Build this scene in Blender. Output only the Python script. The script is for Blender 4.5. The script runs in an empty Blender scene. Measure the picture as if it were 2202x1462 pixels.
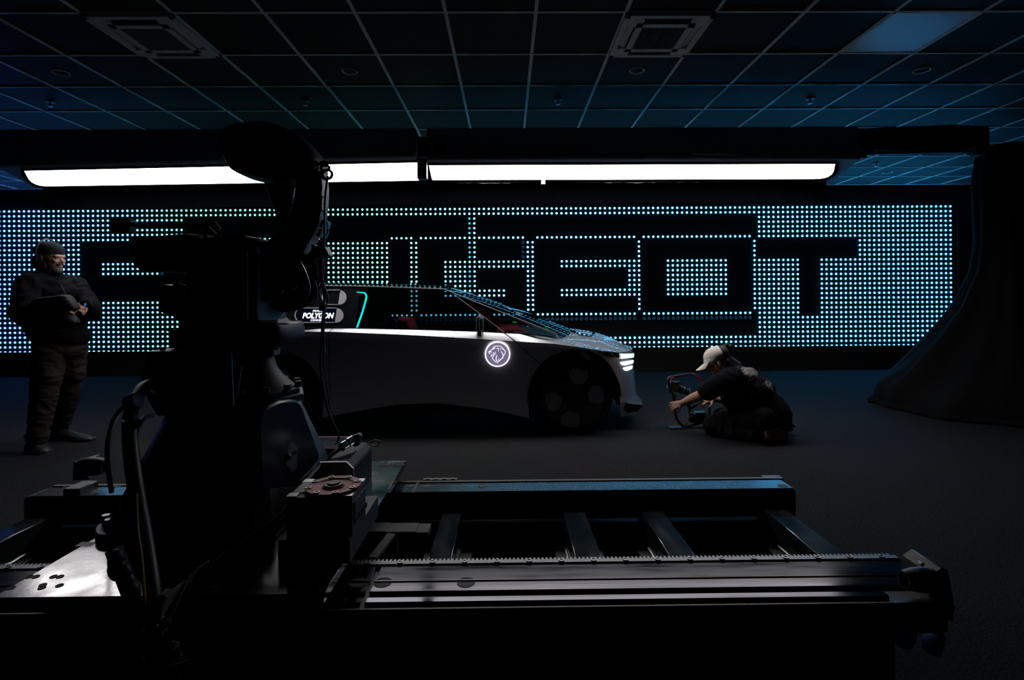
import bpy, bmesh, math, random
from mathutils import Vector, Matrix, Euler
random.seed(7)
scene = bpy.context.scene
C = scene.collection
sin, cos, pi = math.sin, math.cos, math.pi
R = math.radians

# ------------------------------------------------------------------ camera
F, CX, HY = 1128.0, 1101.0, 642.0            # focal length in px, optical centre, horizon
CAMZ = 1.28
cam_d = bpy.data.cameras.new('camera')
cam_d.sensor_fit = 'HORIZONTAL'; cam_d.sensor_width = 36.0
cam_d.lens = 36.0 * F / 2202.0
cam_d.shift_y = -(731.0 - HY) / 2202.0
cam_d.clip_start = 0.02
cam = bpy.data.objects.new('camera', cam_d); C.objects.link(cam)
MC = Matrix.Rotation(R(-0.56), 4, 'Z') @ Matrix.Rotation(R(90), 4, 'X') @ Matrix.Rotation(R(-0.41), 4, 'Z')
MC.translation = (0, 0, CAMZ)
cam.matrix_world = MC
scene.camera = cam

# ------------------------------------------------------------------ world, colour management
w = bpy.data.worlds.new('world'); scene.world = w; w.use_nodes = True
w.node_tree.nodes['Background'].inputs[0].default_value = (0.0, 0.0, 0.0, 1)
w.node_tree.nodes['Background'].inputs[1].default_value = 0.0
scene.view_settings.view_transform = 'Standard'
scene.view_settings.look = 'None'
scene.view_settings.gamma = 1.0
scene.view_settings.use_curve_mapping = False
scene.view_settings.exposure = 0.0
scene.cycles.max_bounces = 7
SOFTBOX = 9.0            # radiance of the two overhead softboxes
LED = 2.1                # radiance of the wall's diodes

# ------------------------------------------------------------------ helpers
MR = MC.to_3x3()
def ray(px, py):
    return MR @ Vector(((px - CX) / F, -(py - HY) / F, -1.0))
def P(px, py, Y):
    d = ray(px, py); t = Y / d.y
    return Vector((d.x * t, Y, CAMZ + d.z * t))
def PZ(px, py, Z):
    d = ray(px, py); t = (Z - CAMZ) / d.z
    return Vector((d.x * t, d.y * t, Z))
def interp(tab, x):
    if x <= tab[0][0]: return tab[0][1]
    for (a, b), (c, d) in zip(tab, tab[1:]):
        if x <= c: return b + (d - b) * (x - a) / (c - a)
    return tab[-1][1]
def sm(a, b, x):
    t = max(0.0, min(1.0, (x - a) / (b - a))); return t * t * (3 - 2 * t)
def catmull(pts, n=6, closed=False):
    pts = [Vector(p) for p in pts]; out = []; m = len(pts)
    for i in range(m if closed else m - 1):
        if closed: p0, p1, p2, p3 = pts[i - 1], pts[i], pts[(i + 1) % m], pts[(i + 2) % m]
        else: p0, p1, p2, p3 = pts[max(i - 1, 0)], pts[i], pts[i + 1], pts[min(i + 2, m - 1)]
        for k in range(n):
            t = k / n
            out.append(0.5 * (2 * p1 + (p2 - p0) * t + (2 * p0 - 5 * p1 + 4 * p2 - p3) * t * t + (3 * p1 - p0 - 3 * p2 + p3) * t ** 3))
    if not closed: out.append(pts[-1])
    return out

_mats = {}
def mat(name, col, rough=0.5, metal=0.0, spec=0.5, coat=0.0, noise=0.0, nscale=20.0, bump=0.0, bscale=None,
        stretch=None, emit=None, estr=0.0, sheen=0.0, rnoise=0.0):
    m = bpy.data.materials.new(name); m.use_nodes = True; _mats[name] = m
    nt = m.node_tree; b = nt.nodes['Principled BSDF']
    b.inputs['Base Color'].default_value = (*col, 1); b.inputs['Roughness'].default_value = rough
    b.inputs['Metallic'].default_value = metal; b.inputs['Specular IOR Level'].default_value = spec
    b.inputs['Coat Weight'].default_value = coat; b.inputs['Coat Roughness'].default_value = 0.03
    b.inputs['Sheen Weight'].default_value = sheen
    if emit:
        b.inputs['Emission Color'].default_value = (*emit, 1); b.inputs['Emission Strength'].default_value = estr
    if noise or bump or rnoise:
        tc = nt.nodes.new('ShaderNodeTexCoord'); mp = nt.nodes.new('ShaderNodeMapping')
        nt.links.new(tc.outputs['Object'], mp.inputs['Vector'])
        if stretch: mp.inputs['Scale'].default_value = stretch
        tx = nt.nodes.new('ShaderNodeTexNoise'); tx.inputs['Scale'].default_value = nscale; tx.inputs['Detail'].default_value = 6
        nt.links.new(mp.outputs['Vector'], tx.inputs['Vector'])
        if noise:
            mx = nt.nodes.new('ShaderNodeMix'); mx.data_type = 'RGBA'
            mx.inputs[6].default_value = (*[c * (1 - noise) for c in col], 1)
            mx.inputs[7].default_value = (*[min(1, c * (1 + noise)) for c in col], 1)
            nt.links.new(tx.outputs['Fac'], mx.inputs[0]); nt.links.new(mx.outputs[2], b.inputs['Base Color'])
        if rnoise:
            mr = nt.nodes.new('ShaderNodeMapRange')
            mr.inputs['From Min'].default_value = 0.3; mr.inputs['From Max'].default_value = 0.7
            mr.inputs['To Min'].default_value = max(0.02, rough - rnoise); mr.inputs['To Max'].default_value = rough + rnoise
            nt.links.new(tx.outputs['Fac'], mr.inputs['Value']); nt.links.new(mr.outputs['Result'], b.inputs['Roughness'])
        if bump:
            t2 = tx
            if bscale:
                t2 = nt.nodes.new('ShaderNodeTexNoise'); t2.inputs['Scale'].default_value = bscale; t2.inputs['Detail'].default_value = 4
                nt.links.new(mp.outputs['Vector'], t2.inputs['Vector'])
            bp = nt.nodes.new('ShaderNodeBump'); bp.inputs['Strength'].default_value = bump; bp.inputs['Distance'].default_value = 0.01
            nt.links.new(t2.outputs['Fac'], bp.inputs['Height']); nt.links.new(bp.outputs['Normal'], b.inputs['Normal'])
    return m
def glow(name, col, strength):
    m = bpy.data.materials.new(name); m.use_nodes = True; nt = m.node_tree
    nt.nodes.remove(nt.nodes['Principled BSDF'])
    e = nt.nodes.new('ShaderNodeEmission'); e.inputs[0].default_value = (*col, 1); e.inputs[1].default_value = strength
    nt.links.new(e.outputs[0], nt.nodes['Material Output'].inputs[0]); return m
def glass(name, tint, rough=0.02, ior=1.45):
    m = bpy.data.materials.new(name); m.use_nodes = True; nt = m.node_tree
    nt.nodes.remove(nt.nodes['Principled BSDF'])
    tr = nt.nodes.new('ShaderNodeBsdfTransparent'); tr.inputs[0].default_value = (*tint, 1)
    gl = nt.nodes.new('ShaderNodeBsdfGlossy'); gl.inputs['Roughness'].default_value = rough
    fr = nt.nodes.new('ShaderNodeFresnel'); fr.inputs[0].default_value = ior
    mx = nt.nodes.new('ShaderNodeMixShader')
    nt.links.new(fr.outputs[0], mx.inputs[0]); nt.links.new(tr.outputs[0], mx.inputs[1]); nt.links.new(gl.outputs[0], mx.inputs[2])
    nt.links.new(mx.outputs[0], nt.nodes['Material Output'].inputs[0]); return m

WL = {}                                           # world offset of every object that parents others
def offs(o):
    return WL.get(o.name, Vector((0, 0, 0))) if o else Vector((0, 0, 0))
def tag(o, label=None, cat=None, group=None, kind=None):
    if label: o['label'] = label
    if cat: o['category'] = cat
    if group: o['group'] = group
    if kind: o['kind'] = kind
    return o
def thing(name, label, cat, loc=(0, 0, 0), group=None, kind=None):
    o = bpy.data.objects.new(name, None); C.objects.link(o); o.empty_display_size = 0.1
    o.location = loc; WL[o.name] = Vector(loc)
    return tag(o, label, cat, group, kind)
def copy_tree(o, loc=None, parent=None):
    c = o.copy(); C.objects.link(c)
    if parent: c.parent = parent
    if loc is not None: c.location = loc; WL[c.name] = Vector(loc)
    for ch in list(o.children): copy_tree(ch, None, c)
    return c
def frame_of(d):
    d = Vector(d).normalized()
    a = Vector((0, 0, 1)) if abs(d.z) < 0.9 else Vector((1, 0, 0))
    u = d.cross(a).normalized(); return u, d.cross(u).normalized()

class MB:
    def __init__(s): s.v = []; s.f = []
    def add(s, vs, fs):
        n = len(s.v); s.v += [tuple(v) for v in vs]; s.f += [tuple(i + n for i in f) for f in fs]; return s
    def box(s, x0, x1, y0, y1, z0, z1):
        vs = [(x, y, z) for z in (z0, z1) for y in (y0, y1) for x in (x0, x1)]
        return s.add(vs, [(0, 2, 3, 1), (4, 5, 7, 6), (0, 1, 5, 4), (2, 6, 7, 3), (0, 4, 6, 2), (1, 3, 7, 5)])
    def obox(s, c, h, rot=(0, 0, 0)):
        M = Euler(rot).to_matrix(); c = Vector(c)
        vs = [c + M @ Vector((x * h[0], y * h[1], z * h[2])) for z in (-1, 1) for y in (-1, 1) for x in (-1, 1)]
        return s.add(vs, [(0, 2, 3, 1), (4, 5, 7, 6), (0, 1, 5, 4), (2, 6, 7, 3), (0, 4, 6, 2), (1, 3, 7, 5)])
    def bar(s, a, b, wd, ht):
        a, b = Vector(a), Vector(b); u, v = frame_of(b - a)
        vs = [p + u * (i * wd / 2) + v * (j * ht / 2) for p in (a, b) for i, j in ((-1, -1), (1, -1), (1, 1), (-1, 1))]
        return s.add(vs, [(0, 3, 2, 1), (4, 5, 6, 7), (0, 1, 5, 4), (1, 2, 6, 5), (2, 3, 7, 6), (3, 0, 4, 7)])
    def cyl(s, a, b, r0, r1=None, n=16, caps=True):
        r1 = r0 if r1 is None else r1
        a, b = Vector(a), Vector(b); u, v = frame_of(b - a)
        vs = [p + (u * cos(2 * pi * i / n) + v * sin(2 * pi * i / n)) * r for p, r in ((a, r0), (b, r1)) for i in range(n)]
        fs = [(i, (i + 1) % n, n + (i + 1) % n, n + i) for i in range(n)]
        if caps: fs += [tuple(range(n))[::-1], tuple(range(n, 2 * n))]
        return s.add(vs, fs)
    def tube(s, path, r, n=8, closed=False, flat=1.0):
        path = [Vector(p) for p in path]; m = len(path); vs = []; u = None
        for i, p in enumerate(path):
            if closed: d = path[(i + 1) % m] - path[i - 1]
            else: d = path[min(i + 1, m - 1)] - path[max(i - 1, 0)]
            d.normalize()
            if u is None: u, _ = frame_of(d)
            u = (u - d * u.dot(d)).normalized(); v = d.cross(u)
            rr = r[i] if isinstance(r, (list, tuple)) else r
            vs += [p + (u * cos(2 * pi * k / n) + v * sin(2 * pi * k / n) * flat) * rr for k in range(n)]
        fs = []
        for i in range(m if closed else m - 1):
            a, b = i * n, ((i + 1) % m) * n
            fs += [(a + k, a + (k + 1) % n, b + (k + 1) % n, b + k) for k in range(n)]
        if not closed: fs += [tuple(range(n))[::-1], tuple(range((m - 1) * n, m * n))]
        return s.add(vs, fs)
    def loft(s, rings, closed=True, caps=True):
        n = len(rings[0]); vs = [p for r in rings for p in r]; fs = []
        for i in range(len(rings) - 1):
            a, b = i * n, (i + 1) * n
            fs += [(a + k, a + (k + 1) % n, b + (k + 1) % n, b + k) for k in range(n if closed else n - 1)]
        if caps and closed: fs += [tuple(range(n))[::-1], tuple(range((len(rings) - 1) * n, len(rings) * n))]
        return s.add(vs, fs)
    def lathe(s, prof, o, axis=(0, 0, 1), n=32, caps=True):
        o = Vector(o); ax = Vector(axis).normalized(); u, v = frame_of(ax)
        rings = [[o + ax * h + (u * cos(2 * pi * i / n) + v * sin(2 * pi * i / n)) * r for i in range(n)] for r, h in prof]
        return s.loft(rings, True, caps)
    def prism(s, poly, d):                                     # 3D outline moved along d
        d = Vector(d); poly = [Vector(p) for p in poly]
        return s.loft([poly, [p + d for p in poly]])
    def pillow(s, poly, y0, y1, rnd):                          # outline in X,Z between two depths, with rounded shoulders
        poly = [Vector((p[0], 0, p[2])) for p in poly]; c = sum(poly, Vector()) / len(poly); rings = []
        for t in (0, 20, 45, 70, 90):
            k = 1 - rnd * (1 - sin(R(t))) ; yy = y0 + (y1 - y0) * 0.5 * (1 - cos(R(t))) * 0.6
            rings.append([Vector((c.x + (p.x - c.x) * k, yy, c.z + (p.z - c.z) * k)) for p in poly])
        for t in (90, 70, 45, 20, 0):
            k = 1 - rnd * (1 - sin(R(t))); yy = y1 - (y1 - y0) * 0.5 * (1 - cos(R(t))) * 0.6
            rings.append([Vector((c.x + (p.x - c.x) * k, yy, c.z + (p.z - c.z) * k)) for p in poly])
        return s.loft(rings)
    def ball(s, c, r, rot=(0, 0, 0), n=12, m=8):
        r = (r, r, r) if not isinstance(r, (tuple, list)) else r
        M = Euler(rot).to_matrix(); c = Vector(c); vs = [c + M @ Vector((0, 0, r[2]))]
        for j in range(1, m):
            a = pi * j / m
            vs += [c + M @ Vector((r[0] * sin(a) * cos(2 * pi * i / n), r[1] * sin(a) * sin(2 * pi * i / n), r[2] * cos(a))) for i in range(n)]
        vs.append(c + M @ Vector((0, 0, -r[2])))
        fs = [(0, 1 + i, 1 + (i + 1) % n) for i in range(n)]
        for j in range(m - 2):
            a, b = 1 + j * n, 1 + (j + 1) * n
            fs += [(a + i, b + i, b + (i + 1) % n, a + (i + 1) % n) for i in range(n)]
        e = len(vs) - 1; a = 1 + (m - 2) * n
        fs += [(a + i, e, a + (i + 1) % n) for i in range(n)]
        return s.add(vs, fs)
    def limb(s, a, b, r0, r1, n=14):                            # tapered capsule
        a, b = Vector(a), Vector(b); d = (b - a); L = d.length; d.normalize(); u, v = frame_of(d); rings = []
        for t in (-80, -50, -20): rings.append((a + d * r0 * sin(R(t)), r0 * cos(R(t))))
        rings += [(a, r0), (b, r1)]
        for t in (20, 50, 80): rings.append((b + d * r1 * sin(R(t)), r1 * cos(R(t))))
        return s.loft([[p + (u * cos(2 * pi * i / n) + v * sin(2 * pi * i / n)) * r for i in range(n)] for p, r in rings])
    def mesh(s, name, off=Vector((0, 0, 0)), smooth=35, fix=True):
        me = bpy.data.meshes.new(name)
        me.from_pydata([(v[0] - off.x, v[1] - off.y, v[2] - off.z) for v in s.v], [], s.f)
        if fix:
            bm = bmesh.new(); bm.from_mesh(me); bmesh.ops.recalc_face_normals(bm, faces=bm.faces); bm.to_mesh(me); bm.free()
        if smooth:
            me.polygons.foreach_set('use_smooth', [True] * len(me.polygons)); me.set_sharp_from_angle(angle=R(smooth))
        me.update(); return me
    def build(s, name, m, parent=None, bevel=0.0, smooth=35, label=None, kind=None, fix=True, subsurf=0):
        me = s.mesh(name, offs(parent), smooth, fix); me.materials.append(m)
        o = bpy.data.objects.new(name, me); C.objects.link(o)
        if parent: o.parent = parent; WL[o.name] = offs(parent)
        if bevel:
            b = o.modifiers.new('bevel', 'BEVEL'); b.width = bevel; b.segments = 2; b.limit_method = 'ANGLE'; b.angle_limit = R(40)
        if subsurf:
            q = o.modifiers.new('sub', 'SUBSURF'); q.levels = subsurf; q.render_levels = subsurf
        if label: o['label'] = label
        if kind: o['kind'] = kind
        return o
def place(name, me, m, loc, parent, rot=(0, 0, 0)):            # another piece that shares mesh data
    o = bpy.data.objects.new(name, me); C.objects.link(o); o.parent = parent
    o.location = Vector(loc) - offs(parent); o.rotation_euler = rot
    if m and not me.materials: me.materials.append(m)
    return o
def organic(mb, name, m, parent, voxel=0.008, smooth=6, off=None, fold=None):
    """one continuous surface from overlapping closed shapes"""
    me = mb.mesh(name, offs(parent) if off is None else off, 0)
    o = bpy.data.objects.new(name, me); C.objects.link(o)
    r = o.modifiers.new('r', 'REMESH'); r.mode = 'VOXEL'; r.voxel_size = voxel; r.use_smooth_shade = True
    q = o.modifiers.new('s', 'SMOOTH'); q.factor = 0.5; q.iterations = smooth
    dg = bpy.context.evaluated_depsgraph_get(); dg.update()
    me2 = bpy.data.meshes.new_from_object(o.evaluated_get(dg)); me2.name = name
    o.modifiers.clear(); o.data = me2; bpy.data.meshes.remove(me)
    if fold:                                      # cloth folds as real relief
        from mathutils import noise
        amp, sc, st_ = fold; me2.update(); mv = []
        for v in me2.vertices:
            q = Vector((v.co.x * sc * st_[0], v.co.y * sc * st_[1], v.co.z * sc * st_[2]))
            q2 = q + Vector((noise.noise(q * .6), noise.noise(q * .6 + Vector((5, 1, 2))), noise.noise(q * .6 + Vector((1, 7, 3))))) * .9
            mv.append(v.normal * amp * (1 - 2.6 * abs(noise.noise(q2)) + .35 * noise.noise(q2 * 2.7)))
        for v, d in zip(me2.vertices, mv): v.co += d
    me2.materials.clear(); me2.materials.append(m)
    me2.polygons.foreach_set('use_smooth', [True] * len(me2.polygons))
    if parent: o.parent = parent; WL[o.name] = offs(parent)
    return o
# ------------------------------------------------------------------ materials
M_floor = mat('carpet', (0.017, 0.0175, 0.019), 0.95, spec=0.1, bump=0.6, nscale=120, bscale=260)
def _carpet():
    nt = M_floor.node_tree; b = nt.nodes['Principled BSDF']; tc = [n for n in nt.nodes if n.type == 'TEX_COORD'][0]
    n1 = nt.nodes.new('ShaderNodeTexNoise'); n1.inputs['Scale'].default_value = 110; n1.inputs['Detail'].default_value = 3
    n2 = nt.nodes.new('ShaderNodeTexNoise'); n2.inputs['Scale'].default_value = 1.4; n2.inputs['Detail'].default_value = 4
    r1 = nt.nodes.new('ShaderNodeMapRange'); r1.inputs['From Min'].default_value = .40; r1.inputs['From Max'].default_value = .66
    mx = nt.nodes.new('ShaderNodeMix'); mx.data_type = 'RGBA'; mx.inputs[6].default_value = (.0095, .0098, .0108, 1); mx.inputs[7].default_value = (.040, .041, .044, 1)
    m2 = nt.nodes.new('ShaderNodeMix'); m2.data_type = 'RGBA'; m2.blend_type = 'MULTIPLY'; m2.inputs[0].default_value = .35
    for n in (n1, n2): nt.links.new(tc.outputs['Object'], n.inputs['Vector'])
    nt.links.new(n1.outputs['Fac'], r1.inputs['Value']); nt.links.new(r1.outputs[0], mx.inputs[0])
    nt.links.new(mx.outputs[2], m2.inputs[6]); nt.links.new(n2.outputs['Color'], m2.inputs[7]); nt.links.new(m2.outputs[2], b.inputs['Base Color'])
_carpet()
M_tile = mat('ceiling_tile_wood', (0.025, 0.0245, 0.024), 0.7, spec=0.3, noise=0.45, nscale=9, stretch=(0.6, 7, 1), bump=0.05)
M_grid = mat('painted_grid', (0.88, 0.88, 0.87), 0.5, noise=0.04, nscale=8)
M_wall = mat('black_wall', (0.012, 0.012, 0.013), 0.8, noise=0.2, nscale=4)
M_acw = mat('white_plastic', (0.80, 0.80, 0.80), 0.5, noise=0.04, nscale=12)
M_void = mat('dark_void', (0.012, 0.012, 0.013), 0.8, noise=0.1)
M_lightpanel = mat('light_panel_diffuser', (0.75, 0.78, 0.8), 0.25, noise=0.03, nscale=5)
M_blackcloth = mat('black_cloth', (0.006, 0.006, 0.0065), 0.9, spec=0.08, sheen=0.0, noise=0.3, nscale=30, bump=0.15, bscale=60)
M_back = mat('softbox_back_cloth', (0.0014, 0.0017, 0.0024), 0.95, spec=0.0, noise=0.2, nscale=14)
M_skirt = mat('softbox_cloth', (0.26, 0.275, 0.34), 0.75, spec=0.3, noise=0.2, nscale=14, bump=0.1)
M_softlight = glow('softbox_diffuser', (1.0, 0.97, 0.98), SOFTBOX)
M_cream = mat('diffuser_edge_cloth', (0.45, 0.43, 0.44), 0.85, noise=0.15, nscale=12, bump=0.1)
M_panel = mat('led_panel_black', (0.018, 0.02, 0.023), 0.55, spec=0.35, noise=0.2, nscale=3)
M_metal = mat('bare_steel', (0.55, 0.55, 0.57), 0.35, metal=1.0, noise=0.1, nscale=30)
M_black = mat('black_plastic', (0.018, 0.018, 0.02), 0.42, noise=0.15, nscale=20)
M_chrome = mat('chrome', (0.75, 0.76, 0.78), 0.15, metal=1.0, noise=0.03)

# ------------------------------------------------------------------ room shell
YW = 9.1; ZC = CAMZ + 1.902
XL, XR, YB = -10.2, 9.6, -3.0
def struct(name, mb, m, **k):
    o = mb.build(name, m, **k); o['kind'] = 'structure'; return o
struct('floor', MB().box(XL, XR, YB, YW + 0.3, -0.1, 0.0), M_floor)
struct('wall_back', MB().box(XL, XR, YW + 0.12, YW + 0.3, 0, 3.6), M_wall)
struct('wall_left', MB().box(XL - 0.2, XL, YB, YW + 0.3, 0, 3.6), M_wall)
struct('wall_right', MB().box(XR, XR + 0.2, YB, YW + 0.3, 0, 3.6), M_wall)
struct('wall_front', MB().box(XL, XR, YB - 0.2, YB, 0, 3.6), M_wall)
ceil = struct('ceiling', MB().box(XL, XR, YB, YW + 0.3, ZC + 0.03, ZC + 0.15), M_tile)
WL[ceil.name] = Vector((0, 0, 0))
T = 0.6
gx0 = PZ(1127, 277, ZC).x; gy0 = PZ(1127, 277, ZC).y
tx0 = gx0 - 16 * T; ty0 = gy0 - 6 * T                        # left-most line, nearest line
NX, NY = 31, 11
AC = {}                                                       # cells without a tile: (i, j) -> what fills it
def cell(px, py):
    p = PZ(px, py, ZC); return int((p.x - tx0) // T), int((p.y - ty0) // T)
AC[cell(327, 72)] = 'ac'; AC[cell(1425, 70)] = 'ac'; LP = cell(1958, 70); AC[LP] = 'panel'
can_px = [(131, 157), (752, 154), (1370, 152), (1982, 152)]
tme = MB().box(-T / 2 + 0.006, T / 2 - 0.006, -T / 2 + 0.006, T / 2 - 0.006, 0.0, 0.022).mesh('ceiling_tile')
tme.materials.append(M_tile)
for i in range(NX):
    for j in range(NY):
        if (i, j) in AC: continue
        if j > 7 and i < 2: continue
        c = (tx0 + (i + .5) * T, ty0 + (j + .5) * T, ZC + 0.004)
        if c[1] > YW: continue
        place('ceiling_tile', tme, None, c, ceil)
gmx = MB().box(-0.012, 0.012, 0, NY * T, -0.004, 0.02).mesh('grid_bar'); gmx.materials.append(M_grid)
gmy = MB().box(0, NX * T, -0.010, 0.010, -0.0045, 0.0195).mesh('grid_bar'); gmy.materials.append(M_grid)
for i in range(NX + 1): place('grid_bar', gmx, None, (tx0 + i * T, ty0, ZC), ceil)
for j in range(NY + 1):
    if ty0 + j * T < YW: place('grid_bar', gmy, None, (tx0, ty0 + j * T, ZC), ceil)

# light panel in the ceiling grid
cx_, cy_ = tx0 + (LP[0] + .5) * T, ty0 + (LP[1] + .5) * T
lp = thing('ceiling_light_panel', 'smooth pale light panel glowing blue with reflected light, in the ceiling grid at far right', 'light panel', (cx_, cy_, ZC))
MB().box(cx_ - .285, cx_ + .285, cy_ - .285, cy_ + .285, ZC - .001, ZC + .015).build('diffuser', M_lightpanel, lp)
fr = MB()
for a in (-1, 1):
    fr.box(cx_ + a * .29 - .008, cx_ + a * .29 + .008, cy_ - .298, cy_ + .298, ZC - .006, ZC + .012)
    fr.box(cx_ - .298, cx_ + .298, cy_ + a * .29 - .008, cy_ + a * .29 + .008, ZC - .006, ZC + .012)
fr.build('frame', M_grid, lp)
q = PZ(1951, 112, ZC)
MB().box(q.x - .035, q.x + .035, q.y - .012, q.y + .008, ZC - .004, ZC).build('sticker', mat('blue_sticker', (0.05, 0.12, 0.7), .4, noise=.05), lp, label='small bright blue sticker')

# ceiling cassettes
M_slat = mat('grille_slat_grey', (0.16, 0.16, 0.165), 0.5, noise=.05)
def cassette(label, cc):
    x, y = cc; r = thing('ceiling_cassette', label, 'air conditioner', (x, y, ZC), 'ceiling air cassettes')
    z = ZC
    f = MB()
    for a in (-1, 1):
        f.box(x + a * .283 - .019, x + a * .283 + .019, y - .302, y + .302, z - .03, z + .01)
        f.box(x - .302, x + .302, y + a * .283 - .019, y + a * .283 + .019, z - .03, z + .01)
    f.build('frame', M_acw, r, bevel=.004)
    MB().box(x - .285, x + .285, y - .285, y + .285, z + .0, z + .02).build('duct', M_void, r)
    for a in (-1, 1):
        for b in (-1, 1):
            MB().prism([(x + a * .265, y + b * .265, z - .028), (x + a * .175, y + b * .265, z - .028), (x + a * .16, y + b * .245, z - .028),
                        (x + a * .16, y + b * .205, z - .028), (x + a * .205, y + b * .16, z - .028), (x + a * .245, y + b * .16, z - .028), (x + a * .265, y + b * .175, z - .028)][::1], (0, 0, .02)).build('corner_cover', M_acw, r)
    for k, (dx, dy) in enumerate(((0, -1), (0, 1), (-1, 0), (1, 0))):
        m_ = MB()
        if dy: m_.obox((x, y + dy * .235, z - .012), (.15, .026, .003), (R(28 * dy), 0, 0))
        else: m_.obox((x + dx * .235, y, z - .012), (.026, .15, .003), (0, R(-28 * dx), 0))
        m_.build('louver', M_black if dy else M_acw, r)
    g = MB()
    for a in (-1, 1):
        g.box(x + a * .178 - .022, x + a * .178 + .022, y - .2, y + .2, z - .034, z - .02)
        g.box(x - .2, x + .2, y + a * .178 - .022, y + a * .178 + .022, z - .034, z - .02)
    gr = g.build('grille', M_acw, r)
    for k in range(22):
        xx = x - .148 + k * .296 / 21
        MB().obox((xx, y, z - .026), (.0016, .158, .006), (0, R(8), 0)).build('slat', M_slat, gr)
    return r
for (i, j), kk in list(AC.items()):
    if kk == 'ac':
        cxx = tx0 + (i + .5) * T
        cassette('square ceiling air-conditioning cassette with slatted grille, ' + ('the left one' if cxx < 0 else 'the right one'), (cxx, ty0 + (j + .5) * T))
# recessed downlights
def can(label, p, r=.052):
    t = thing('downlight', label, 'downlight', (p.x, p.y, ZC), 'recessed ceiling downlights')
    MB().lathe([(r, .004), (r + .008, -.004), (r + .013, -.004), (r + .013, .006), (r, .006)], (p.x, p.y, ZC), caps=False).build('trim_ring', M_grid, t)
    MB().lathe([(r, .003), (r * .98, .0036), (.001, .0038)], (p.x, p.y, ZC), caps=False).build('reflector', M_void, t)
    return t
wh = ['at the far left', 'left of centre', 'below the right air cassette', 'dim one near the light panel at far right']
for (px, py), s_ in zip(can_px, wh): can('round recessed dark downlight in the ceiling, ' + s_, PZ(px, py, ZC))
can('round recessed downlight in the far ceiling seen under the black beam', PZ(1908, 371, ZC), .06)
# sprinklers / detectors
for (px, py), s_ in zip([(108, 217), (656, 215), (1200, 213), (1742, 211), (1884, 350)],
                        ['far left', 'left of centre', 'right of centre', 'right side', 'far end of the room under the beam']):
    p = PZ(px, py, ZC)
    t = thing('fire_sprinkler', 'small dark fire sprinkler under the ceiling, ' + s_, 'sprinkler', (p.x, p.y, ZC), 'ceiling sprinklers')
    MB().lathe([(.045, 0), (.04, -.008), (.02, -.012)], (p.x, p.y, ZC - .004)).build('escutcheon', M_black, t)
    MB().cyl((p.x, p.y, ZC - .012), (p.x, p.y, ZC - .05), .011, .008, 10).build('stem', M_metal, t)
    MB().lathe([(.024, 0), (.02, -.003), (.004, -.004)], (p.x, p.y, ZC - .05), n=12).build('deflector', M_metal, t)

# ------------------------------------------------------------------ LED wall
KP, RP = 0.08407, 0.08345
p0 = P(2043.5, 443.6, YW)
XK0, ZR0 = p0.x, p0.z
KN = 206
ledw = thing('led_wall', 'wide black LED wall with white and cyan dots leaving dark block letters', 'led wall', ((XK0 - 8), YW, 0))
xa, xb = XK0 - KN * KP, XK0 + 0.12
MB().box(xa, xb, YW, YW + .1, 0.42, ZR0 + .12).build('panel', M_panel, ledw)
MB().box(xa, xb + .3, YW - .02, YW + .11, 0.0, 0.42).build('base_skirt', M_wall, ledw)
MB().box(xa, xb + .3, YW - .01, YW + .11, ZR0 + .12, ZC).build('top_border', M_wall, ledw)
MB().box(xb, xb + .3, YW - .015, YW + .11, 0.42, ZR0 + .12).build('side_border', M_wall, ledw)
def led(k, r):                                    # 0 off, 1 lit, 2 dim cyan, 3 hollow ring
    if r <= 1: return 1
    if r >= 27: return 1
    if k <= 40:
        if r <= 6 or r >= 23: return 1
        if k <= 19: return 1
        if r <= 10: return 0
        return 0 if 28 <= k <= 31 else 1
    if k == 41: return 1 if 7 <= r <= 21 else 0
    if k >= 180: return 1
    if k >= 159 and r <= 6: return 1
    if r >= 23 and k >= 150: return 1 if k <= 178 else 0
    if k >= 160:
        if 176 <= k: return 0
        if 11 <= r <= 13: return 3 if (k == 163 and r == 13) else (1 if k >= 163 else 0)
        if r >= 19: return 1
        return 0
    if k in (99, 100) and (2 <= r <= 5 or 7 <= r <= 18): return 2 if k == 100 and r not in (11, 12, 17, 18) else 1
    if r == 6: return 0 if k in (65, 87, 88, 111) or 117 <= k <= 129 else 1 if k <= 155 else 0
    if r == 22:
        if k in (65, 87, 111, 119): return 0
        return 1 if k < 119 else (1 if 136 <= k <= 143 else 0)
    if r == 23: return 3 if k <= 110 and k not in (65, 87, 88) else 0
    if r > 23 or r < 7: return 0
    if k <= 64: return 1 if 47 <= k <= 59 and 11 <= r <= 18 else 0
    if k <= 86:
        if k == 65: return 1 if r <= 21 else 0
        if r in (11, 12, 17, 18): return 1 if k <= 81 else 0
        return 1 if k <= 67 and 13 <= r <= 16 else 0
    if k in (87, 88): return 1
    if k == 89 and r <= 10: return 3
    if k <= 105:
        if r in (11, 12): return 1
        if 13 <= r <= 16: return 1 if k >= 99 else 0
        if r in (17, 18): return 1 if k >= 93 else 0
        return 0
    if k in (111, 112): return 1
    if 117 <= k <= 129: return 1 if r <= 18 else 0
    return 0
def led_col(k):
    px = 2043.5 - k * 10.4
    tab = [(-60, (.24, .9, 5.0)), (60, (.30, 1.3, 5.0)), (220, (.34, 1.6, 3.2)), (420, (.28, 1.4, .85)), (900, (.40, 1.4, 1.5)), (1150, (.50, 2.4, 4.2)), (1450, (.42, 3.0, 5.6)), (1750, (.32, 2.9, 6.2)), (2050, (.22, 2.4, 6.2))]
    return [interp([(a, c[i]) for a, c in tab], px) for i in range(3)]
dome, cols, ring = MB(), [], MB()
rd = 0.0182; SEG = 8
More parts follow.
